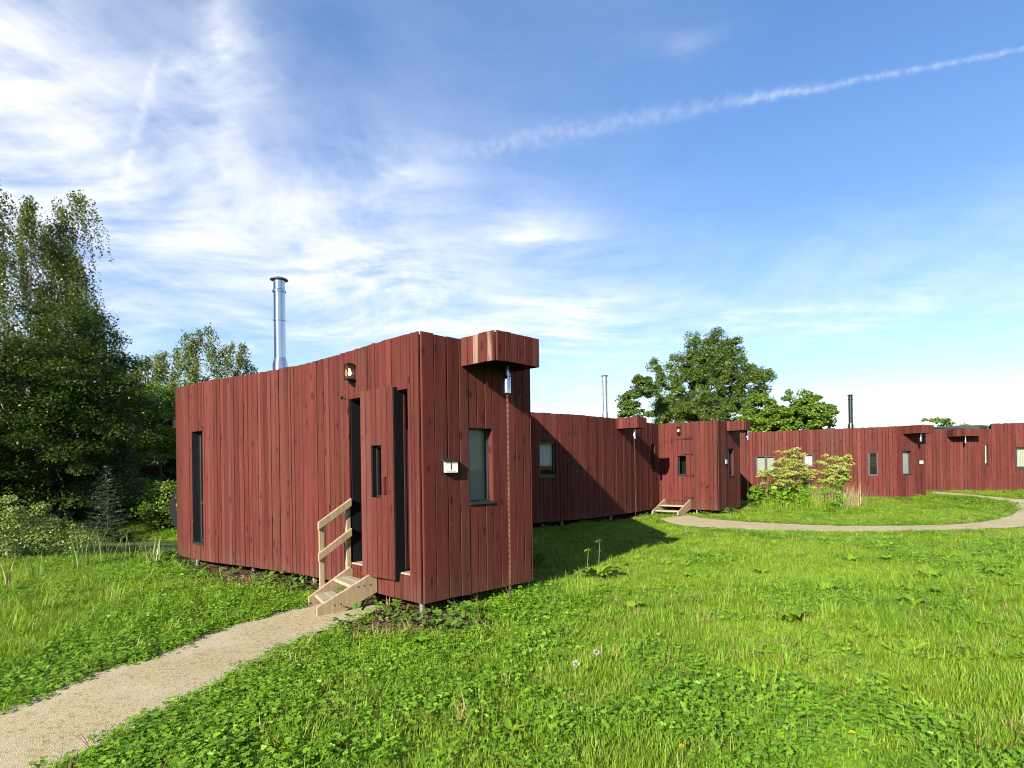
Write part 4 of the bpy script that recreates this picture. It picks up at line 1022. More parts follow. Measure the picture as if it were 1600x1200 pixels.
# clover and herb patches: beside the near path, over the left lawn, and in drifts elsewhere
herb = np.clip(1.6 * np.exp(-(np.minimum(dp, 9) / .55) ** 2) * (Y < 12) + (n_a * .7 + n_b * .5 - .42) * 1.5 + .35 * (X < -2) - .30 * (X > .5), 0, 1)
bare = np.clip((n_b - .5) * 2.4, 0, 1) * (np.exp(-((X - 1.6) ** 2 + (Y - 4.3) ** 2) / 8) + .8 * np.exp(-((X + 1.6) ** 2 + (Y - 4.2) ** 2) / 2))
u = rs.random(len(P)); keep = u > np.clip(litter_zone * .95 + bare * .6, 0, .95); P, X, Y, dc, dp, herb, n_a, n_b, n_c = [q[keep] for q in (P, X, Y, dc, dp, herb, n_a, n_b, n_c)]
u = rs.random(len(P)); grow = .75 + .5 * n_a
isherb = u < herb * .55
tall_left = (X < -2.6) & (Y > 4.5) & (dp > .7)
u2 = rs.random(len(P)); kindv = np.where(isherb, np.where(u2 < .52, 1, 2), 0)                # 1 clover 2 herb 0 grass
isl = (kindv == 0) & (u2 < np.where(tall_left, .45, .05 + .16 * (n_c > .6)))
fs = 1 + np.clip((Y - 8) / 16, 0, 1.1)              # far clumps cover more ground each, at the same height
edge = .45 + .55 * np.clip(dp / .9, 0, 1)            # the sward is kept short along the paths
edge = np.where(Y > 12, edge * .8, np.maximum(edge, .7))
def s3(lo, hi, m_): k_ = rs.uniform(lo, hi, len(P)) * grow; return np.stack([k_ * fs, k_ * fs, k_ * edge * .82], 1)[m_]
GR, CLV, BRD = 'grass', 'clover', 'broadleaf'
m0 = (kindv == 0) & ~isl
scatter('lawn_grass', clump_set('short', GR, 7), lift(P[m0]), s3(.85, 1.35, m0), .10, 11, 'short mown grass covering the whole lawn', 'grass')
scatter('long_grass', clump_set('long', GR, 6), lift(P[isl]), s3(.6, 1.1, isl), .12, 12, 'longer grass tufts standing in the lawn and on the left bank', 'grass')
m1 = kindv == 1; scatter('clover', clump_set('clover', CLV, 6), lift(P[m1]), s3(.8, 1.3, m1), .12, 13, 'clover carpet in patches along the near path', 'clover')
m2 = kindv == 2; scatter('creeping_herbs', clump_set('herb', CLV, 6), lift(P[m2]), s3(.6, 1.1, m2), .12, 14, 'low lobed leaf herbs mixed into the lawn', 'ground cover')
P, dc, dp = candidates(9, 2); X, Y = P[:, 0], P[:, 1]
k = rs.random(len(P)) < .25 + .75 * vnoise(X, Y, .5, 5); scatter('dry_grass', clump_set('dry', GR, 4), lift(P[k]), rs.uniform(.7, 1.3, k.sum()), .2, 15, 'dry straw coloured blades among the lawn grass', 'grass')
P, dc, dp = candidates(5, 3); X, Y = P[:, 0], P[:, 1]
k = rs.random(len(P)) < np.clip((vnoise(X, Y, .45, 6) - .35) * 2.2, 0.05, 1) * (dc > .3); scatter('rosettes', clump_set('rosette', BRD, 5), lift(P[k]), rs.uniform(.7, 1.25, k.sum()), .15, 16, 'broad dandelion like rosettes dotted over the lawn', 'ground cover')
P, dc, dp = candidates(240, 4, 20, 9); X, Y = P[:, 0], P[:, 1]
lz = foot(X, Y, dc, vnoise(X, Y, 1.6, 2)) + np.exp(-((X + 4.0) / 1.7) ** 2 - ((Y - 8.5) / .55) ** 2) + np.exp(-((X + 1.0) / 1.0) ** 2 - ((Y - 6.15) / .45) ** 2) + .5 * np.exp(-(dc / .35) ** 2) + .5 * np.exp(-((X - .3) / .6) ** 2 - ((Y - 7.3) / .4) ** 2)
k = rs.random(len(P)) < np.clip(lz, 0, 1) * .30; scatter('leaf_litter', clump_set('litter', 'litter_leaf', 4), lift(P[k]), rs.uniform(.7, 1.2, k.sum()), .1, 17, 'dry brown leaf litter along the foot of the near cabin', 'leaf litter')
k = rs.random(len(P)) < np.exp(-(dc / .45) ** 2) * .06 * (rs.random(len(P)) < vnoise(X, Y, 1.3, 8)); scatter('ground_ivy', clump_set('ivy', 'ivy_leaf', 5), lift(P[k]), rs.uniform(.7, 1.5, k.sum()), .15, 18, 'ivy leaved plants creeping along the cabin feet', 'ground cover')
P, dc, dp = candidates(1.2, 5, 28, 20); X, Y = P[:, 0], P[:, 1]
k = (X > 0) & (Y > 8); scatter('daisies', clump_set('daisy', 'blossom', 3), lift(P[k]), rs.uniform(.8, 1.3, k.sum()), .1, 19, 'tiny white daisies scattered in the far lawn', 'flowers')

# ------------------------------------------------------------------ trees
def leaf_quads(C, nrm, dirv, L, W_):
    """arrays of pointed four-cornered leaves"""
    nrm = nrm / (np.linalg.norm(nrm, axis=1, keepdims=True) + 1e-9)
    d = dirv - nrm * np.sum(dirv * nrm, 1, keepdims=True); d = d / (np.linalg.norm(d, axis=1, keepdims=True) + 1e-9); s_ = np.cross(nrm, d)
    L = np.asarray(L)[:, None]; W_ = np.asarray(W_)[:, None]
    V = np.stack([C - d * L * .5, C + s_ * W_ * .5 + d * L * .05, C + d * L * .5, C - s_ * W_ * .5 + d * L * .05], 1).reshape(-1, 3)
    return V, np.arange(len(V)).reshape(-1, 4)
def crown_mesh(C, mat, r, size, up=.5, aspect=.6, outv=None, tint=None):
    n = len(C); nr = r.normal(0, 1, (n, 3)); nr[:, 2] = np.abs(nr[:, 2]) + up
    if outv is not None: nr = nr + outv * .7
    L = size * r.uniform(.65, 1.35, n); V, F = leaf_quads(C, nr, r.normal(0, 1, (n, 3)), L, L * aspect)
    if tint is None: tint = r.random(n)
    return mesh_np('crown', V, F, mat, False, np.clip(tint, 0, 1))
def clumps(lobes, n, r, shell=.55):
    vol = np.array([l[3] * l[4] * l[5] for l in lobes]) ** .8; pick = r.choice(len(lobes), n, p=vol / vol.sum()); L = np.array(lobes)[pick]
    d = r.normal(0, 1, (n, 3)); d /= np.linalg.norm(d, axis=1, keepdims=True); rad = shell + (1 - shell) * r.random((n, 1)) ** .7
    return L[:, :3] + d * rad * L[:, 3:6], d
def tree(name, label, cat, base, lobes, ncl, nleaf, crad, size, mat, seed, trunk_r=.2, bark='bark', flat=.6, group=None, nbr=40, aspect=.6, stems=1, height=None, up=.5):
    r = np.random.default_rng(seed); bx_, by_ = base; bz = float(gz(bx_, by_)); B = np.array([bx_, by_, bz])
    th = thing(name, tuple(B), label, cat, group)
    CC, D = clumps(lobes, ncl, r)
    CC = CC + B; CC[:, 2] = np.maximum(CC[:, 2], bz + .15)
    per = np.maximum(8, (nleaf / ncl * r.uniform(.5, 1.5, ncl)).astype(int)); idx = np.repeat(np.arange(ncl), per); n = len(idx)
    d = r.normal(0, 1, (n, 3)); d /= np.linalg.norm(d, axis=1, keepdims=True); rr = crad * r.uniform(.6, 1.4, ncl)[idx][:, None] * (r.random((n, 1)) ** .45)
    # every clump is a spray: leaves gather along a few drooping twigs
    C = CC[idx] + d * rr * np.array([1, 1, flat]); C[:, 2] -= (np.linalg.norm(d[:, :2], axis=1) * rr[:, 0]) ** 2 * .25
    ctint = r.random(ncl) * .55
    kid('crown', crown_mesh(C, mat, r, size, up, aspect, d, ctint[idx] + r.random(n) * .5), th)
    tb = MB(); top = max(l[2] + l[5] * .55 for l in lobes) if height is None else height
    for q in range(stems):
        ox, oy = (r.normal(0, .25, 2) if stems > 1 else (0, 0)); cx, cy_ = np.mean([l[0] for l in lobes]), np.mean([l[1] for l in lobes])
        axis = [B + np.array([ox * (1 + 1.5 * u_) + cx * u_ * .8 + r.normal(0, .03) * top * u_ * .4, oy * (1 + 1.5 * u_) + cy_ * u_ * .8 + r.normal(0, .03) * top * u_ * .4, top * u_ - .1]) for u_ in np.linspace(0, 1, 9)]
        tb.tube(axis, [trunk_r * (1.35 - .35 * min(1, u_ * 8)) * (1 - .88 * u_) / math.sqrt(stems) for u_ in np.linspace(0, 1, 9)], 9)
        for c_ in CC[r.choice(ncl, min(ncl, nbr // stems), replace=False)]:
            h = np.clip((c_[2] - bz - np.linalg.norm(c_[:2] - B[:2]) * .45) / top, .12, .92); i = h * 8; i0 = int(i); a0 = axis[i0] * (1 - (i - i0)) + axis[min(i0 + 1, 8)] * (i - i0)
            mid = (a0 + c_) / 2 + r.normal(0, .08, 3) * np.linalg.norm(c_ - a0) + np.array([0, 0, .06 * np.linalg.norm(c_ - a0)]); r0 = trunk_r * (1 - .88 * h) * .45 / math.sqrt(stems)
            tb.tube([a0, a0 * .4 + mid * .6, mid * .5 + c_ * .5, c_], [r0, r0 * .7, r0 * .45, r0 * .12], 5, False)
    tb.build('trunk', bark, th, smooth=True)
    return th
def birch(name, label, base, H, spread, nbranch, strands, seed, leaf=.055, mat='birch_leaf', trunk_r=.16, hang=(.5, 2.2), low=.28, group=None, spacing=.035, lean=(0, 0)):
    r = np.random.default_rng(seed); B = np.array([base[0], base[1], float(gz(*base))]); th = thing(name, tuple(B), label, 'tree', group)
    tb = MB(); ax = [B + np.array([lean[0] * u_ + .10 * math.sin(u_ * 5 + seed), lean[1] * u_ + .10 * math.cos(u_ * 4), H * u_ * .97]) for u_ in np.linspace(0, 1, 12)]
    tb.tube(ax, [trunk_r * (1 - .93 * u_) for u_ in np.linspace(0, 1, 12)], 9)
    LC, LD, LT = [], [], []
    for b_ in range(nbranch):
        u_ = low + (1 - low) * ((b_ + r.random()) / nbranch); i = u_ * 11; i0 = min(int(i), 10); a0 = ax[i0] * (1 - (i - i0)) + ax[i0 + 1] * (i - i0)
        yaw = b_ * 2.4 + r.uniform(-.5, .5); L = spread * (1.15 - .75 * u_) * r.uniform(.6, 1.15); rise = L * r.uniform(.35, .8)
        d = np.array([math.cos(yaw), math.sin(yaw), 0]); pts = []
        for v in np.linspace(0, 1, 7): pts.append(a0 + d * L * v ** .85 + np.array([0, 0, rise * math.sin(min(v * 1.9, 2.2)) - .35 * L * max(0, v - .6) ** 2 * 4]))
        rb = trunk_r * (1 - .9 * u_) * .38; tb.tube(pts, [max(.006, rb * (1 - .88 * v)) for v in np.linspace(0, 1, 7)], 5, False)
        tb_t = r.random() * .5
        for s_ in range(strands):
            v = .25 + .75 * r.random() ** .7; i = v * 6; i0 = min(int(i), 5); p = pts[i0] * (1 - (i - i0)) + pts[i0 + 1] * (i - i0) + r.normal(0, .10, 3) * min(1, L)
            ln = r.uniform(*hang) * (.55 + .6 * v) * (.6 + .5 * (1 - u_) + .2); out_ = d * r.uniform(.0, .30) * ln + np.array([r.normal(0, .09), r.normal(0, .09), 0]) * ln
            q = np.arange(0, 1, spacing / ln); n = len(q)
            LC.append(p + out_ * (1 - (1 - q[:, None]) ** 2) + np.array([0, 0, -1]) * ln * (q[:, None] ** 1.4) + r.normal(0, .035, (n, 3)) * (leaf / .055)); LD.append(np.tile([[0, 0, -1.0]], (n, 1)) + r.normal(0, .5, (n, 3)))
            LT.append(np.full(n, tb_t) + r.random(n) * .5)
    C = np.concatenate(LC); D = np.concatenate(LD); n = len(C); sz = leaf * r.uniform(.7, 1.3, n)
    V, F = leaf_quads(C, r.normal(0, 1, (n, 3)), D, sz, sz * .72); kid('crown', mesh_np('crown', V, F, mat, False, np.clip(np.concatenate(LT), 0, 1)), th)
    tb.build('trunk', 'birch_bark', th, smooth=True)
    return th, n
def at(x, D): X, _, _ = px_dir(x, 733); return (X * D, D)
def zat(x, y, D): return CAMZ + px_dir(x, y)[2] * D
GL = 'trees of the wood on the left'
birch('birch_tree', 'tall weeping birch rising highest at the left edge', at(52, 20.5), 10.9, 3.8, 56, 32, 3, .076, trunk_r=.15, hang=(.6, 2.5), low=.36, group=GL)
birch('birch_tree', 'short drooping birch low at the left edge', at(-45, 15.5), 6.6, 2.0, 26, 16, 4, .055, trunk_r=.09, hang=(.5, 1.8), low=.3, group=GL)
b0 = at(48, 17.0)
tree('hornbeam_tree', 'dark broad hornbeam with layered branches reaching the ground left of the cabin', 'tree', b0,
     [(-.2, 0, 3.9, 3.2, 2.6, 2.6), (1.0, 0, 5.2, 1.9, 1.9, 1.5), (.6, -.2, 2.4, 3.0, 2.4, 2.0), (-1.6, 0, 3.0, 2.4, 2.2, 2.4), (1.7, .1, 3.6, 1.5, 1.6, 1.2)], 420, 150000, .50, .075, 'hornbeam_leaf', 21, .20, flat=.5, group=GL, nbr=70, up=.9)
for i, (x, D, ytop, spr, lab) in enumerate([(232, 38, 555, 2.4, 'pale birch just right of the dark hornbeam'), (275, 40, 541, 2.5, 'pale feathery birch second in the far row'), (314, 37, 514, 2.6, 'tallest pale birch of the far row above the cabin roof'),
                                             (374, 41, 533, 2.1, 'thin grey birch of the far row nearest the flue')]):
    bs = at(x, D); birch('birch_tree', lab, bs, zat(x, ytop, D), spr, 36, 26, 40 + i, .13, 'far_birch_leaf', .08, (.5, 1.7), .2, 'row of birches behind the near cabin', .085)
b0 = at(400, 44); tree('young_poplar', 'small pale bush top beside the thin birch behind the roof', 'tree', b0, [(0, 0, 5.2, 1.6, 1.4, 3.0)], 60, 9000, .5, .16, 'far_birch_leaf', 29, .1, group=GL, nbr=20)
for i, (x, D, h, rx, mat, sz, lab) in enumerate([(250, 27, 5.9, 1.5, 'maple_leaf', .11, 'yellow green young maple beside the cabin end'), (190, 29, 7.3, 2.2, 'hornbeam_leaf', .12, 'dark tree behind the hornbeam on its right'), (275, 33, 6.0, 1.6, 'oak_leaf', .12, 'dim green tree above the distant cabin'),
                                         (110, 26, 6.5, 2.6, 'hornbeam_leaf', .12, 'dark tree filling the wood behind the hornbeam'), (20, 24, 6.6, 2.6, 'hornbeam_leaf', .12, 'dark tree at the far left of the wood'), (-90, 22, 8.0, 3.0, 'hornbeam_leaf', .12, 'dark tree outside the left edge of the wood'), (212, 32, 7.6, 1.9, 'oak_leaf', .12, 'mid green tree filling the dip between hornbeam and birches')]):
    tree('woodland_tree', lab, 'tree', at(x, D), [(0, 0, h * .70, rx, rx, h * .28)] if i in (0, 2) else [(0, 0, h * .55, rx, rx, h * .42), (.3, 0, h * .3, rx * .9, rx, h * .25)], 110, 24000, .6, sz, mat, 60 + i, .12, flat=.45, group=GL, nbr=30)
GU = 'shrubs under the trees behind the pond'
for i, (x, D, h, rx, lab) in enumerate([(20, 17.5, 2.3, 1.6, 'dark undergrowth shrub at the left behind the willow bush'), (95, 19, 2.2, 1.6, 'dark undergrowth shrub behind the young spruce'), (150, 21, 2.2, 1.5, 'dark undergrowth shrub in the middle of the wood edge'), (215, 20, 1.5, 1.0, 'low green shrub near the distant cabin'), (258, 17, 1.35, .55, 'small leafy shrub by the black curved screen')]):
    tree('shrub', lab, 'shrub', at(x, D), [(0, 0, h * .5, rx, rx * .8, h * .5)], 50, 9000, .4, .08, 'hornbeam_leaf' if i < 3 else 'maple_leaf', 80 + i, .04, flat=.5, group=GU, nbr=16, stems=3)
# trees just outside the frame on the left: they shade the wood, as the photograph's dark hornbeam shows
for i, (x, y, h, rx, lab) in enumerate([(-21.0, 6.0, 11.5, 3.0, 'tall broad tree outside the frame shading the hornbeam'), (-23.5, 9.5, 12.5, 3.4, 'tall broad tree outside the frame shading the wood edge'), (-25.5, 15.5, 12, 3.4, 'tall broad tree outside the frame beside the birch')]):
    tree('shade_tree', lab, 'tree', (x, y), [(0, 0, h * .62, rx, rx, h * .36), (0, 0, h * .35, rx * .85, rx * .85, h * .2)], 120, 22000, .8, .20, 'oak_leaf', 95 + i, .25, group='tall trees beyond the left edge', nbr=30)
# right side, beyond the cabins
D = 60; GRT = 'trees beyond the cabins on the right'
c0 = at(1112, D); zz = lambda y: zat(1112, y, D); xx = lambda x: (x - 1112) / FPX * D
lob = [(xx(1105), 0, zz(552), 2.3, 2.2, 2.2), (xx(1112), 0, zz(575), 3.2, 2.5, 2.0), (xx(1140), 0, zz(560), 1.9, 2, 1.8), (xx(1070), 0, zz(580), 1.9, 2.5, 1.5), (xx(1170), 0, zz(600), 2.4, 2.5, 1.7), (xx(1110), 0, zz(610), 3.4, 3, 2.6), (xx(1045), 0, zz(604), 1.7, 2, 1.9),
       (xx(1055), 0, zz(640), 2.0, 2.5, 1.9), (xx(1130), 0, zz(650), 4.2, 3, 2.2), (xx(1190), 0, zz(588), 1.1, 1.5, .9), (xx(1080), 0, zz(660), 4.5, 3, 2.0), (xx(1030), 0, zz(575), .8, 1, .8)]
tree('oak_tree', 'large spreading oak behind the closed door cabin', 'tree', c0, lob, 520, 120000, .60, .18, 'oak_leaf', 101, .45, flat=.8, group=GRT, nbr=80, height=zz(548))
D = 56; xo = lambda x: (x - 990) / FPX * D; zo = lambda y: zat(990, y, D)
tree('oak_tree', 'small thin crowned oak left of the large oak', 'tree', at(992, D), [(xo(1000), 0, zo(600), 1.0, 1, .8), (xo(985), 0, zo(625), 1.1, 1, 1.1), (xo(972), 0, zo(640), .7, 1, .7), (xo(1012), 0, zo(612), .9, 1, .7), (xo(995), 0, zo(645), 1.4, 1, .8)], 54, 9000, .5, .22, 'oak_leaf', 103, .16, group=GRT, nbr=40, height=zo(600))
D = 50; tree('woodland_bush', 'low grey green bush between the two oaks', 'bush', at(1030, D), [(0, 0, 3.6, 1.7, 1.4, 2.0), (.9, 0, 2.8, 1.2, 1.2, 1.6)], 50, 8000, .5, .2, 'oak_leaf', 105, .1, group=GRT, nbr=16)
D = 44
for i, (x, yt, rx, lab) in enumerate([(1195, 618, 2.1, 'bright green maple right of the large oak'), (1255, 607, 2.2, 'bright green maple at the right end of the trees')]):
    zt = zat(x, yt, D); tree('maple_tree', lab, 'tree', at(x, D), [(0, 0, zt - 1.4, rx * .62, rx * .7, 1.3), (-.3, 0, zt - 2.8, rx, rx, 1.6), (.6, 0, zt - 2.4, rx * .7, rx, 1.3), (0, 0, zt - 4.2, rx * 1.1, rx, 2)], 220, 34000, .42, .18, 'maple_leaf', 111 + i, .16, group=GRT, nbr=36, aspect=.75)
tree('woodland_bush', 'treetop peeping over the long cabin roof near the right edge', 'bush', at(1462, 60), [(0, 0, 4.4, 1.6, 1.5, 1.9), (2.6, 0, 4.0, 1.2, 1.2, 1.5)], 40, 6000, .5, .22, 'maple_leaf', 117, .1, group=GRT, nbr=12)
tree('woodland_bush', 'wispy treetop peeping over the roof beside the near cabin', 'bush', at(850, 40), [(-.2, 0, 4.0, 1.0, 1, 1.2), (.4, 0, 4.4, .4, .6, 1.2)], 26, 1500, .4, .16, 'oak_leaf', 119, .06, group=GRT, nbr=20, stems=3)

# ------------------------------------------------------------------ bushes and tall plants
tree('willow_bush', 'sunlit grey green willow bush at the left edge behind the pond', 'bush', at(28, 11.9), [(-.5, 0, .95, 1.25, .8, .95), (.45, .1, .65, .85, .6, .7), (-1.4, 0, .9, 1.0, .7, .9)], 150, 30000, .26, .062, 'willow_leaf', 131, .03, flat=.6, nbr=60, stems=4, aspect=.42)
def spruce(x, D, H, rad, label, seed):
    r = np.random.default_rng(seed); bs = at(x, D); B = np.array([bs[0], bs[1], float(gz(*bs))]); th = thing('young_spruce', tuple(B), label, 'tree')
    tb = MB(); tb.tube([B + [0, 0, -.1], B + [0, 0, H * .5], B + [0, 0, H]], [.04, .025, .004], 7); C, Dv = [], []
    for lv0 in np.arange(.06, .97, .045):
        for k in range(9):
            lv = min(.97, lv0 + r.uniform(-.03, .03))
            yaw = k * .7 + lv * 37 + r.uniform(-.3, .3); L = rad * (1 - lv) ** .85 * r.uniform(.75, 1.15) + .05; d = np.array([math.cos(yaw), math.sin(yaw), .18]); a0 = B + np.array([0, 0, H * lv])
            tb.tube([a0, a0 + d * L * .6 - np.array([0, 0, .03 * L]), a0 + d * L], [.008, .005, .002], 4, False)
            q = np.arange(.15, 1.02, .02 / L); n = len(q) * 3; q = np.repeat(q, 3); side = np.cross(d, [0, 0, 1])
            C.append(a0 + d * L * q[:, None] + side * (r.uniform(-1, 1, (n, 1)) * .28 * L * (1.05 - q[:, None])) + r.normal(0, .012, (n, 3))); Dv.append(d + side * r.uniform(-1, 1, (n, 1)) + r.normal(0, .2, (n, 3)))
    C = np.concatenate(C); Dv = np.concatenate(Dv); n = len(C); V, F = leaf_quads(C, r.normal(0, .6, (n, 3)) + [0, 0, 1], Dv, np.full(n, .055), np.full(n, .018))
    kid('crown', mesh_np('crown', V, F, 'needles', False, r.random(n)), th); tb.build('trunk', 'bark', th)
spruce(168, 15.6, 2.35, .75, 'young dark green spruce standing behind the pond', 141)
def blade_plant(name, label, cat, pos, nb, hh, rad, wd, mat, seed, lean=(.1, .6), group=None, dryp=.06):
    r = np.random.default_rng(seed); V, F, T = [], [], []; z = float(gz(*pos))
    for _ in range(nb):
        a = r.uniform(0, 6.28); q = rad * math.sqrt(r.random()); h = r.uniform(*hh)
        blade(V, F, T, r, np.array([pos[0] + q * math.cos(a), pos[1] + q * math.sin(a), z - .02]), h, wd * r.uniform(.7, 1.3), h * r.uniform(*lean), a + r.uniform(-1, 1), 2.0 if r.random() < dryp else r.random(), 6)
    o = link(name, mesh_np(name, V, F, mat, True, T)); return tag(o, label, cat, group)
GB = 'tall grass clumps on the pond bank'
for i, (x, y, nb, h, lab) in enumerate([(128, 893, 13, (.40, 1.0), 'tallest reed clump on the pond bank'), (160, 885, 9, (.35, .75), 'reed clump right of the tallest one on the bank'), (205, 880, 12, (.3, .75), 'upright reed clump midway along the bank'), (240, 885, 26, (.25, .62), 'dense rush clump nearest the cabin end'),
                                        (12, 925, 8, (.3, .62), 'sparse reed clump at the left end of the bank'), (62, 905, 12, (.2, .5), 'short reed clump left of the tallest one')]):
    blade_plant('reed_clump', lab, 'reeds', on_ground(x, y), nb + 4, (h[0], h[1] * 1.1), .16, .021, 'reed', 150 + i, (.08, .5), GB, .12)
GT = 'grass tussocks in the lawn'
for i, (x, y, nb, h, lab) in enumerate([(905, 945, 190, (.16, .42), 'thick grass tussock below the broad leaved weed'), (20, 1000, 90, (.2, .5), 'pale grass tussock at the left picture edge'), (170, 950, 70, (.2, .46), 'grass tussock on the left lawn above the path'), (60, 960, 80, (.2, .45), 'bluish grass tussock near the pond bank'),
                                        (985, 850, 60, (.15, .36), 'grass tussock at the tip of the cabin shadow'), (232, 960, 50, (.15, .36), 'small grass tussock left of the bare ground')]):
    blade_plant('grass_tussock', lab, 'grass tuft', on_ground(x, y), nb, h, .17, .0075, 'grass', 170 + i, (.2, .9), GT, .04)
def dock(pos, label, seed, nl=9, L0=.22, tall=0, group='broad leaved docks in the lawn', name='dock_plant', mat='broadleaf'):
    r = np.random.default_rng(seed); z = float(gz(*pos)); B = np.array([pos[0], pos[1], z]); th = thing(name, tuple(B), label, 'weed', group); up = np.array([0, 0, 1.0])
    for k in range(nl):
        V, F, T = [], [], []; a = k * 2.4 + r.uniform(-.4, .4); d = np.array([math.cos(a), math.sin(a), 0]); L = L0 * r.uniform(.65, 1.25); W_ = L * r.uniform(.26, .36); s_ = np.array([-d[1], d[0], 0]); el0 = r.uniform(.5, 1.2); t_ = r.random()
        n = 7
        for i in range(n + 1):
            u = i / n; ang = el0 - 1.5 * u ** 1.3; p = B + d * (L * .75 * u + .01) + up * (L * math.sin(el0) * u * (1.15 - .75 * u) + .02); ww = W_ * math.sin(math.pi * min(1, u * .9 + .1)) ** .7 * .5 * (1 if i < n else .05)
            wv2 = .12 * W_ * math.sin(i * 2.2); V += [p - s_ * ww + up * (ww * .35 + wv2), p, p + s_ * ww + up * (ww * .35 - wv2)]
        for i in range(n): F += [(3 * i, 3 * i + 1, 3 * i + 4, 3 * i + 3), (3 * i + 1, 3 * i + 2, 3 * i + 5, 3 * i + 4)]; T += [t_, t_]
        kid('leaf', mesh_np('leaf', V, F, mat, True, T), th)
    for q in range(tall):
        sb = MB(); h = (.58, .46)[q % 2]; ox = (.03, -.14)[q % 2]; p1 = B + np.array([ox + .03, 0, h]); sb.tube([B + [ox, 0, 0], B + [ox + .01, 0, h * .5], p1], [.007, .006, .004], 6); sb.build('stem', 'stem_green', th)
        V, F, T = [], [], []
        for lv, nn, LL in ((.45, 2, .05), (.72, 2, .05), (.97, 5, .07)):
            c = B + np.array([ox + .02 * lv, 0, h * lv])
            for k in range(nn): a = k * 6.28 / nn + lv * 5; disc_leaf(V, F, T, c, np.array([0, 0, 1.0]) + r.normal(0, .3, 3), np.array([math.cos(a), math.sin(a), .35]), LL, LL * .45, r.random(), .1)
        kid('stem_leaves', mesh_np('stem_leaves', V, F, mat, False, T), th)
    return th
dock(on_ground(932, 905), 'broad leaved weed with two tall flower stalks at the shadow edge', 201, 14, .42, 2)
for i, (x, y, nl, L0, lab) in enumerate([(1235, 975, 8, .26, 'yellowish dock plant low in the middle of the right lawn'), (1290, 930, 9, .26, 'dock plant in the upper middle of the right lawn'), (1440, 935, 9, .30, 'larger dock plant toward the right edge of the lawn'), (1428, 950, 6, .24, 'dock plant touching the larger one on its left'),
                                         (1192, 900, 9, .24, 'dock plant below the path bend at centre right'), (1330, 880, 8, .25, 'dock plant under the far path'), (1385, 878, 8, .24, 'second dock plant under the far path, further right'), (1455, 908, 8, .26, 'dock plant above the larger one near the right edge'),
                                         (1560, 905, 8, .26, 'dock plant at the right edge of the lawn'), (1075, 905, 7, .22, 'dock plant right of the shadow tip'), (1285, 848, 8, .26, 'dock plant just below the far path edge'), (800, 1150, 7, .16, 'low dock rosette at the bottom centre'),
                                         (985, 955, 8, .20, 'dock plant right of the thick tussock'), (655, 1010, 8, .17, 'low dock plant below the numbered wall'), (1285, 925, 5, .2, 'narrow leaved dock beside another in the middle')]):
    dock(on_ground(x, y), lab, 210 + i, nl + 1, L0 * .9)
# dandelion clock and flowers in the near lawn
def dandelion(x, y, label, yellow, seed):
    p = on_ground(x, y + 22); r = np.random.default_rng(seed); z = float(gz(*p)); h = .17 if not yellow else .10; th = thing('dandelion', (p[0], p[1], z), label, 'flower')
    MB().tube([(p[0], p[1], z), (p[0] + .01, p[1], z + h * .6), (p[0] + .012, p[1], z + h)], .003, 5).build('stem', 'stem_green', th)
    V, F, T = [], [], []; c = np.array([p[0] + .012, p[1], z + h])
    for k in range(70 if not yellow else 34):
        d = r.normal(0, 1, 3); d = d / np.linalg.norm(d)
        if yellow: d[2] = abs(d[2]) * .5
        disc_leaf(V, F, T, c + (d * .012 if not yellow else 0), np.cross(d, r.normal(0, 1, 3)), d, .018, .009 if not yellow else .006, 2.0 if yellow else r.random(), 0)
    kid('flower_head', mesh_np('flower_head', V, F, 'blossom', False, T), th)
dandelion(930, 1030, 'round white dandelion clock in the near lawn', False, 231)
dandelion(898, 1050, 'second ragged dandelion clock left of the round one', False, 232)
for i, (x, y, lab) in enumerate([(1328, 1150, 'yellow flower low at the bottom right of the lawn'), (1062, 1172, 'yellow flower at the bottom centre of the lawn'), (897, 880, 'yellow flower in the cabin shadow')]): dandelion(x, y, lab, True, 240 + i)
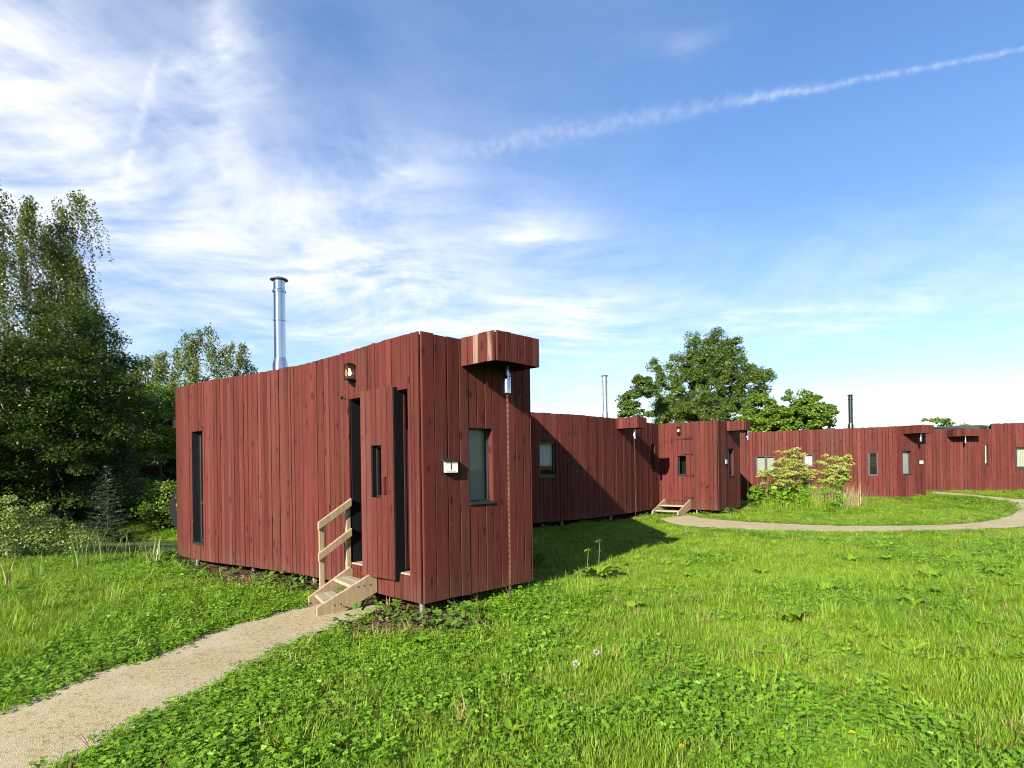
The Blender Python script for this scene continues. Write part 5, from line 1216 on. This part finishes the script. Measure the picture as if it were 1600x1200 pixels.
# hogweed stand in front of cabin 4
def hogweed(x, D, H, label, seed, nu=9):
    r = np.random.default_rng(seed); bs = at(x, D); B = np.array([bs[0], bs[1], float(gz(*bs))]); th = thing('hogweed', tuple(B), label, 'wild flower', 'hogweed stand before the long cabin')
    sb = MB(); fork = B + np.array([r.normal(0, .08), r.normal(0, .08), H * .55]); sb.tube([B, (B + fork) / 2 + r.normal(0, .02, 3), fork], [.022, .018, .014], 7)
    V, F, T = [], [], []
    for k in range(nu):
        a = r.uniform(0, 6.28); sp = r.uniform(.08, .42) * H * .55; tip = fork + np.array([math.cos(a) * sp, math.sin(a) * sp, H * r.uniform(.10, .45)]); q = fork - np.array([0, 0, r.random() * H * .2]); sb.tube([q, (q + tip) / 2 + np.array([math.cos(a), math.sin(a), -.2]) * .05, tip], [.010, .008, .006], 5, False)
        R_ = r.uniform(.09, .18); ax_ = np.array([math.cos(a) * .3, math.sin(a) * .3, 1]); base_t = r.random() * .5
        for j in range(16):
            b_ = j * 2.4; rr = R_ * math.sqrt((j + .5) / 16); c = tip + np.array([math.cos(b_) * rr, math.sin(b_) * rr, R_ * .55 - rr * rr / R_ * .45]); sb.tube([tip, c], [.003, .002], 3, False)
            for m_ in range(5): disc_leaf(V, F, T, c + r.normal(0, .012, 3), ax_ + r.normal(0, .5, 3), r.normal(0, 1, 3), .04, .034, base_t + r.random() * .5 if r.random() > .12 else 2.0, .1)
    sb.build('stem', 'stem_green' if seed % 3 else 'stem_red', th); kid('umbel_heads', mesh_np('umbel_heads', V, F, 'umbel', False, T), th)
    V, F, T = [], [], []
    for k in range(26):
        a = r.uniform(0, 6.28); h = H * r.uniform(.08, .72); d = np.array([math.cos(a), math.sin(a), r.uniform(-.2, .5)]); L = r.uniform(.2, .42); p = B + (fork - B) * (h / H) / .55
        for s_ in (-1, 0, 1): a2 = a + s_ * .8; disc_leaf(V, F, T, p + d * L * .35, np.array([0, 0, 1.0]) + r.normal(0, .4, 3), np.array([math.cos(a2), math.sin(a2), -.15]), L * (.8 - .2 * abs(s_)), L * .38, r.random(), .06)
    kid('leaves', mesh_np('leaves', V, F, 'broadleaf', False, T), th)
for i, (x, D, H, lab, nu) in enumerate([(1198, 21.6, 1.35, 'leftmost hogweed in front of the double window', 9), (1216, 21.2, 1.75, 'leaning hogweed second from the left', 13), (1234, 21.7, 2.15, 'tallest hogweed with the highest flower heads', 15), (1247, 21.0, 1.75, 'bushy hogweed right of the tallest', 15),
                                        (1262, 21.4, 1.5, 'hogweed below the small square window', 12), (1284, 21.7, 1.85, 'open branched hogweed right of the small window', 8), (1306, 21.4, 1.45, 'hogweed behind the dry grass', 10), (1318, 21.9, 1.85, 'upright hogweed at the right of the stand', 13), (1226, 20.7, 1.3, 'low hogweed in front at the left', 11), (1300, 21.0, 1.2, 'low hogweed in front at the right', 8)]):
    hogweed(x, D, H, lab, 300 + i, int(nu * 1.6))
GD = 'tall grass in the hogweed stand'
for i, (x, D, nb, h, mat, dry, lab) in enumerate([(1270, 20.8, 200, (.5, 1.15), 'reed', .9, 'tawny dry grass in the middle of the hogweed stand'), (1288, 20.9, 150, (.5, 1.1), 'reed', .9, 'tawny dry grass right of the middle'), (1332, 21.2, 120, (.4, 1.15), 'reed', .95, 'dry reddish grass at the right end of the stand'), (1250, 20.5, 160, (.3, .75), 'grass', .1, 'green grass at the foot of the stand'),
                                                   (1275, 20.2, 200, (.3, .65), 'grass', .05, 'dark green grass front and centre of the stand'), (1205, 20.8, 160, (.3, .65), 'grass', .1, 'green grass at the left foot of the stand'), (1310, 20.7, 160, (.3, .6), 'reed', .45, 'mixed grass at the right foot of the stand'), (1228, 20.2, 140, (.2, .5), 'grass', .1, 'short green grass in front of the stand'), (1318, 20.9, 160, (.4, .95), 'reed', .8, 'straw coloured grass between the mixed and the reddish grass'), (1256, 21.3, 160, (.6, 1.2), 'reed', .7, 'tall tawny grass under the small square window')]):
    blade_plant('tall_grass', lab, 'grass tuft', at(x, D), nb, h, .42, .012, mat, 330 + i, (.1, .55), GD, dry)
for i, (x, D, h, rx, lab) in enumerate([(1196, 22.0, 1.0, .6, 'dark nettle bed at the left of the hogweed'), (1240, 20.9, .85, .8, 'leafy nettles under the tallest hogweed'), (1285, 20.8, .7, .7, 'leafy nettles under the dry grass')]):
    tree('nettle_patch', lab, 'weed', at(x, D), [(0, 0, h * .45, rx, .5, h * .55)], 40, 3500, .18, .075, 'clover', 350 + i, .012, nbr=25, stems=5)
# ivy on the far corner of the near cabin
r = np.random.default_rng(5); V, F, T = [], [], []
for k in range(420):
    u = r.random() ** .8; s_ = .95 + r.normal(0, .05) + .05 * math.sin(u * 9); P2, N2 = W1.at(s_), W1.nor(s_); c = np.array([P2[0] + N2[0] * r.uniform(.03, .08), P2[1] + N2[1] * r.uniform(.03, .08), .1 + 1.35 * u])
    disc_leaf(V, F, T, c, np.array([N2[0], N2[1], .3]) + r.normal(0, .35, 3), np.array([0, 0, -1]) + r.normal(0, .5, 3), .045, .04, r.random() if r.random() > .2 else 2.0, .05)
o = link('ivy', mesh_np('ivy', V, F, 'ivy_leaf', False, T)); tag(o, 'thin ivy climbing the rounded far corner of the near cabin', 'ivy')
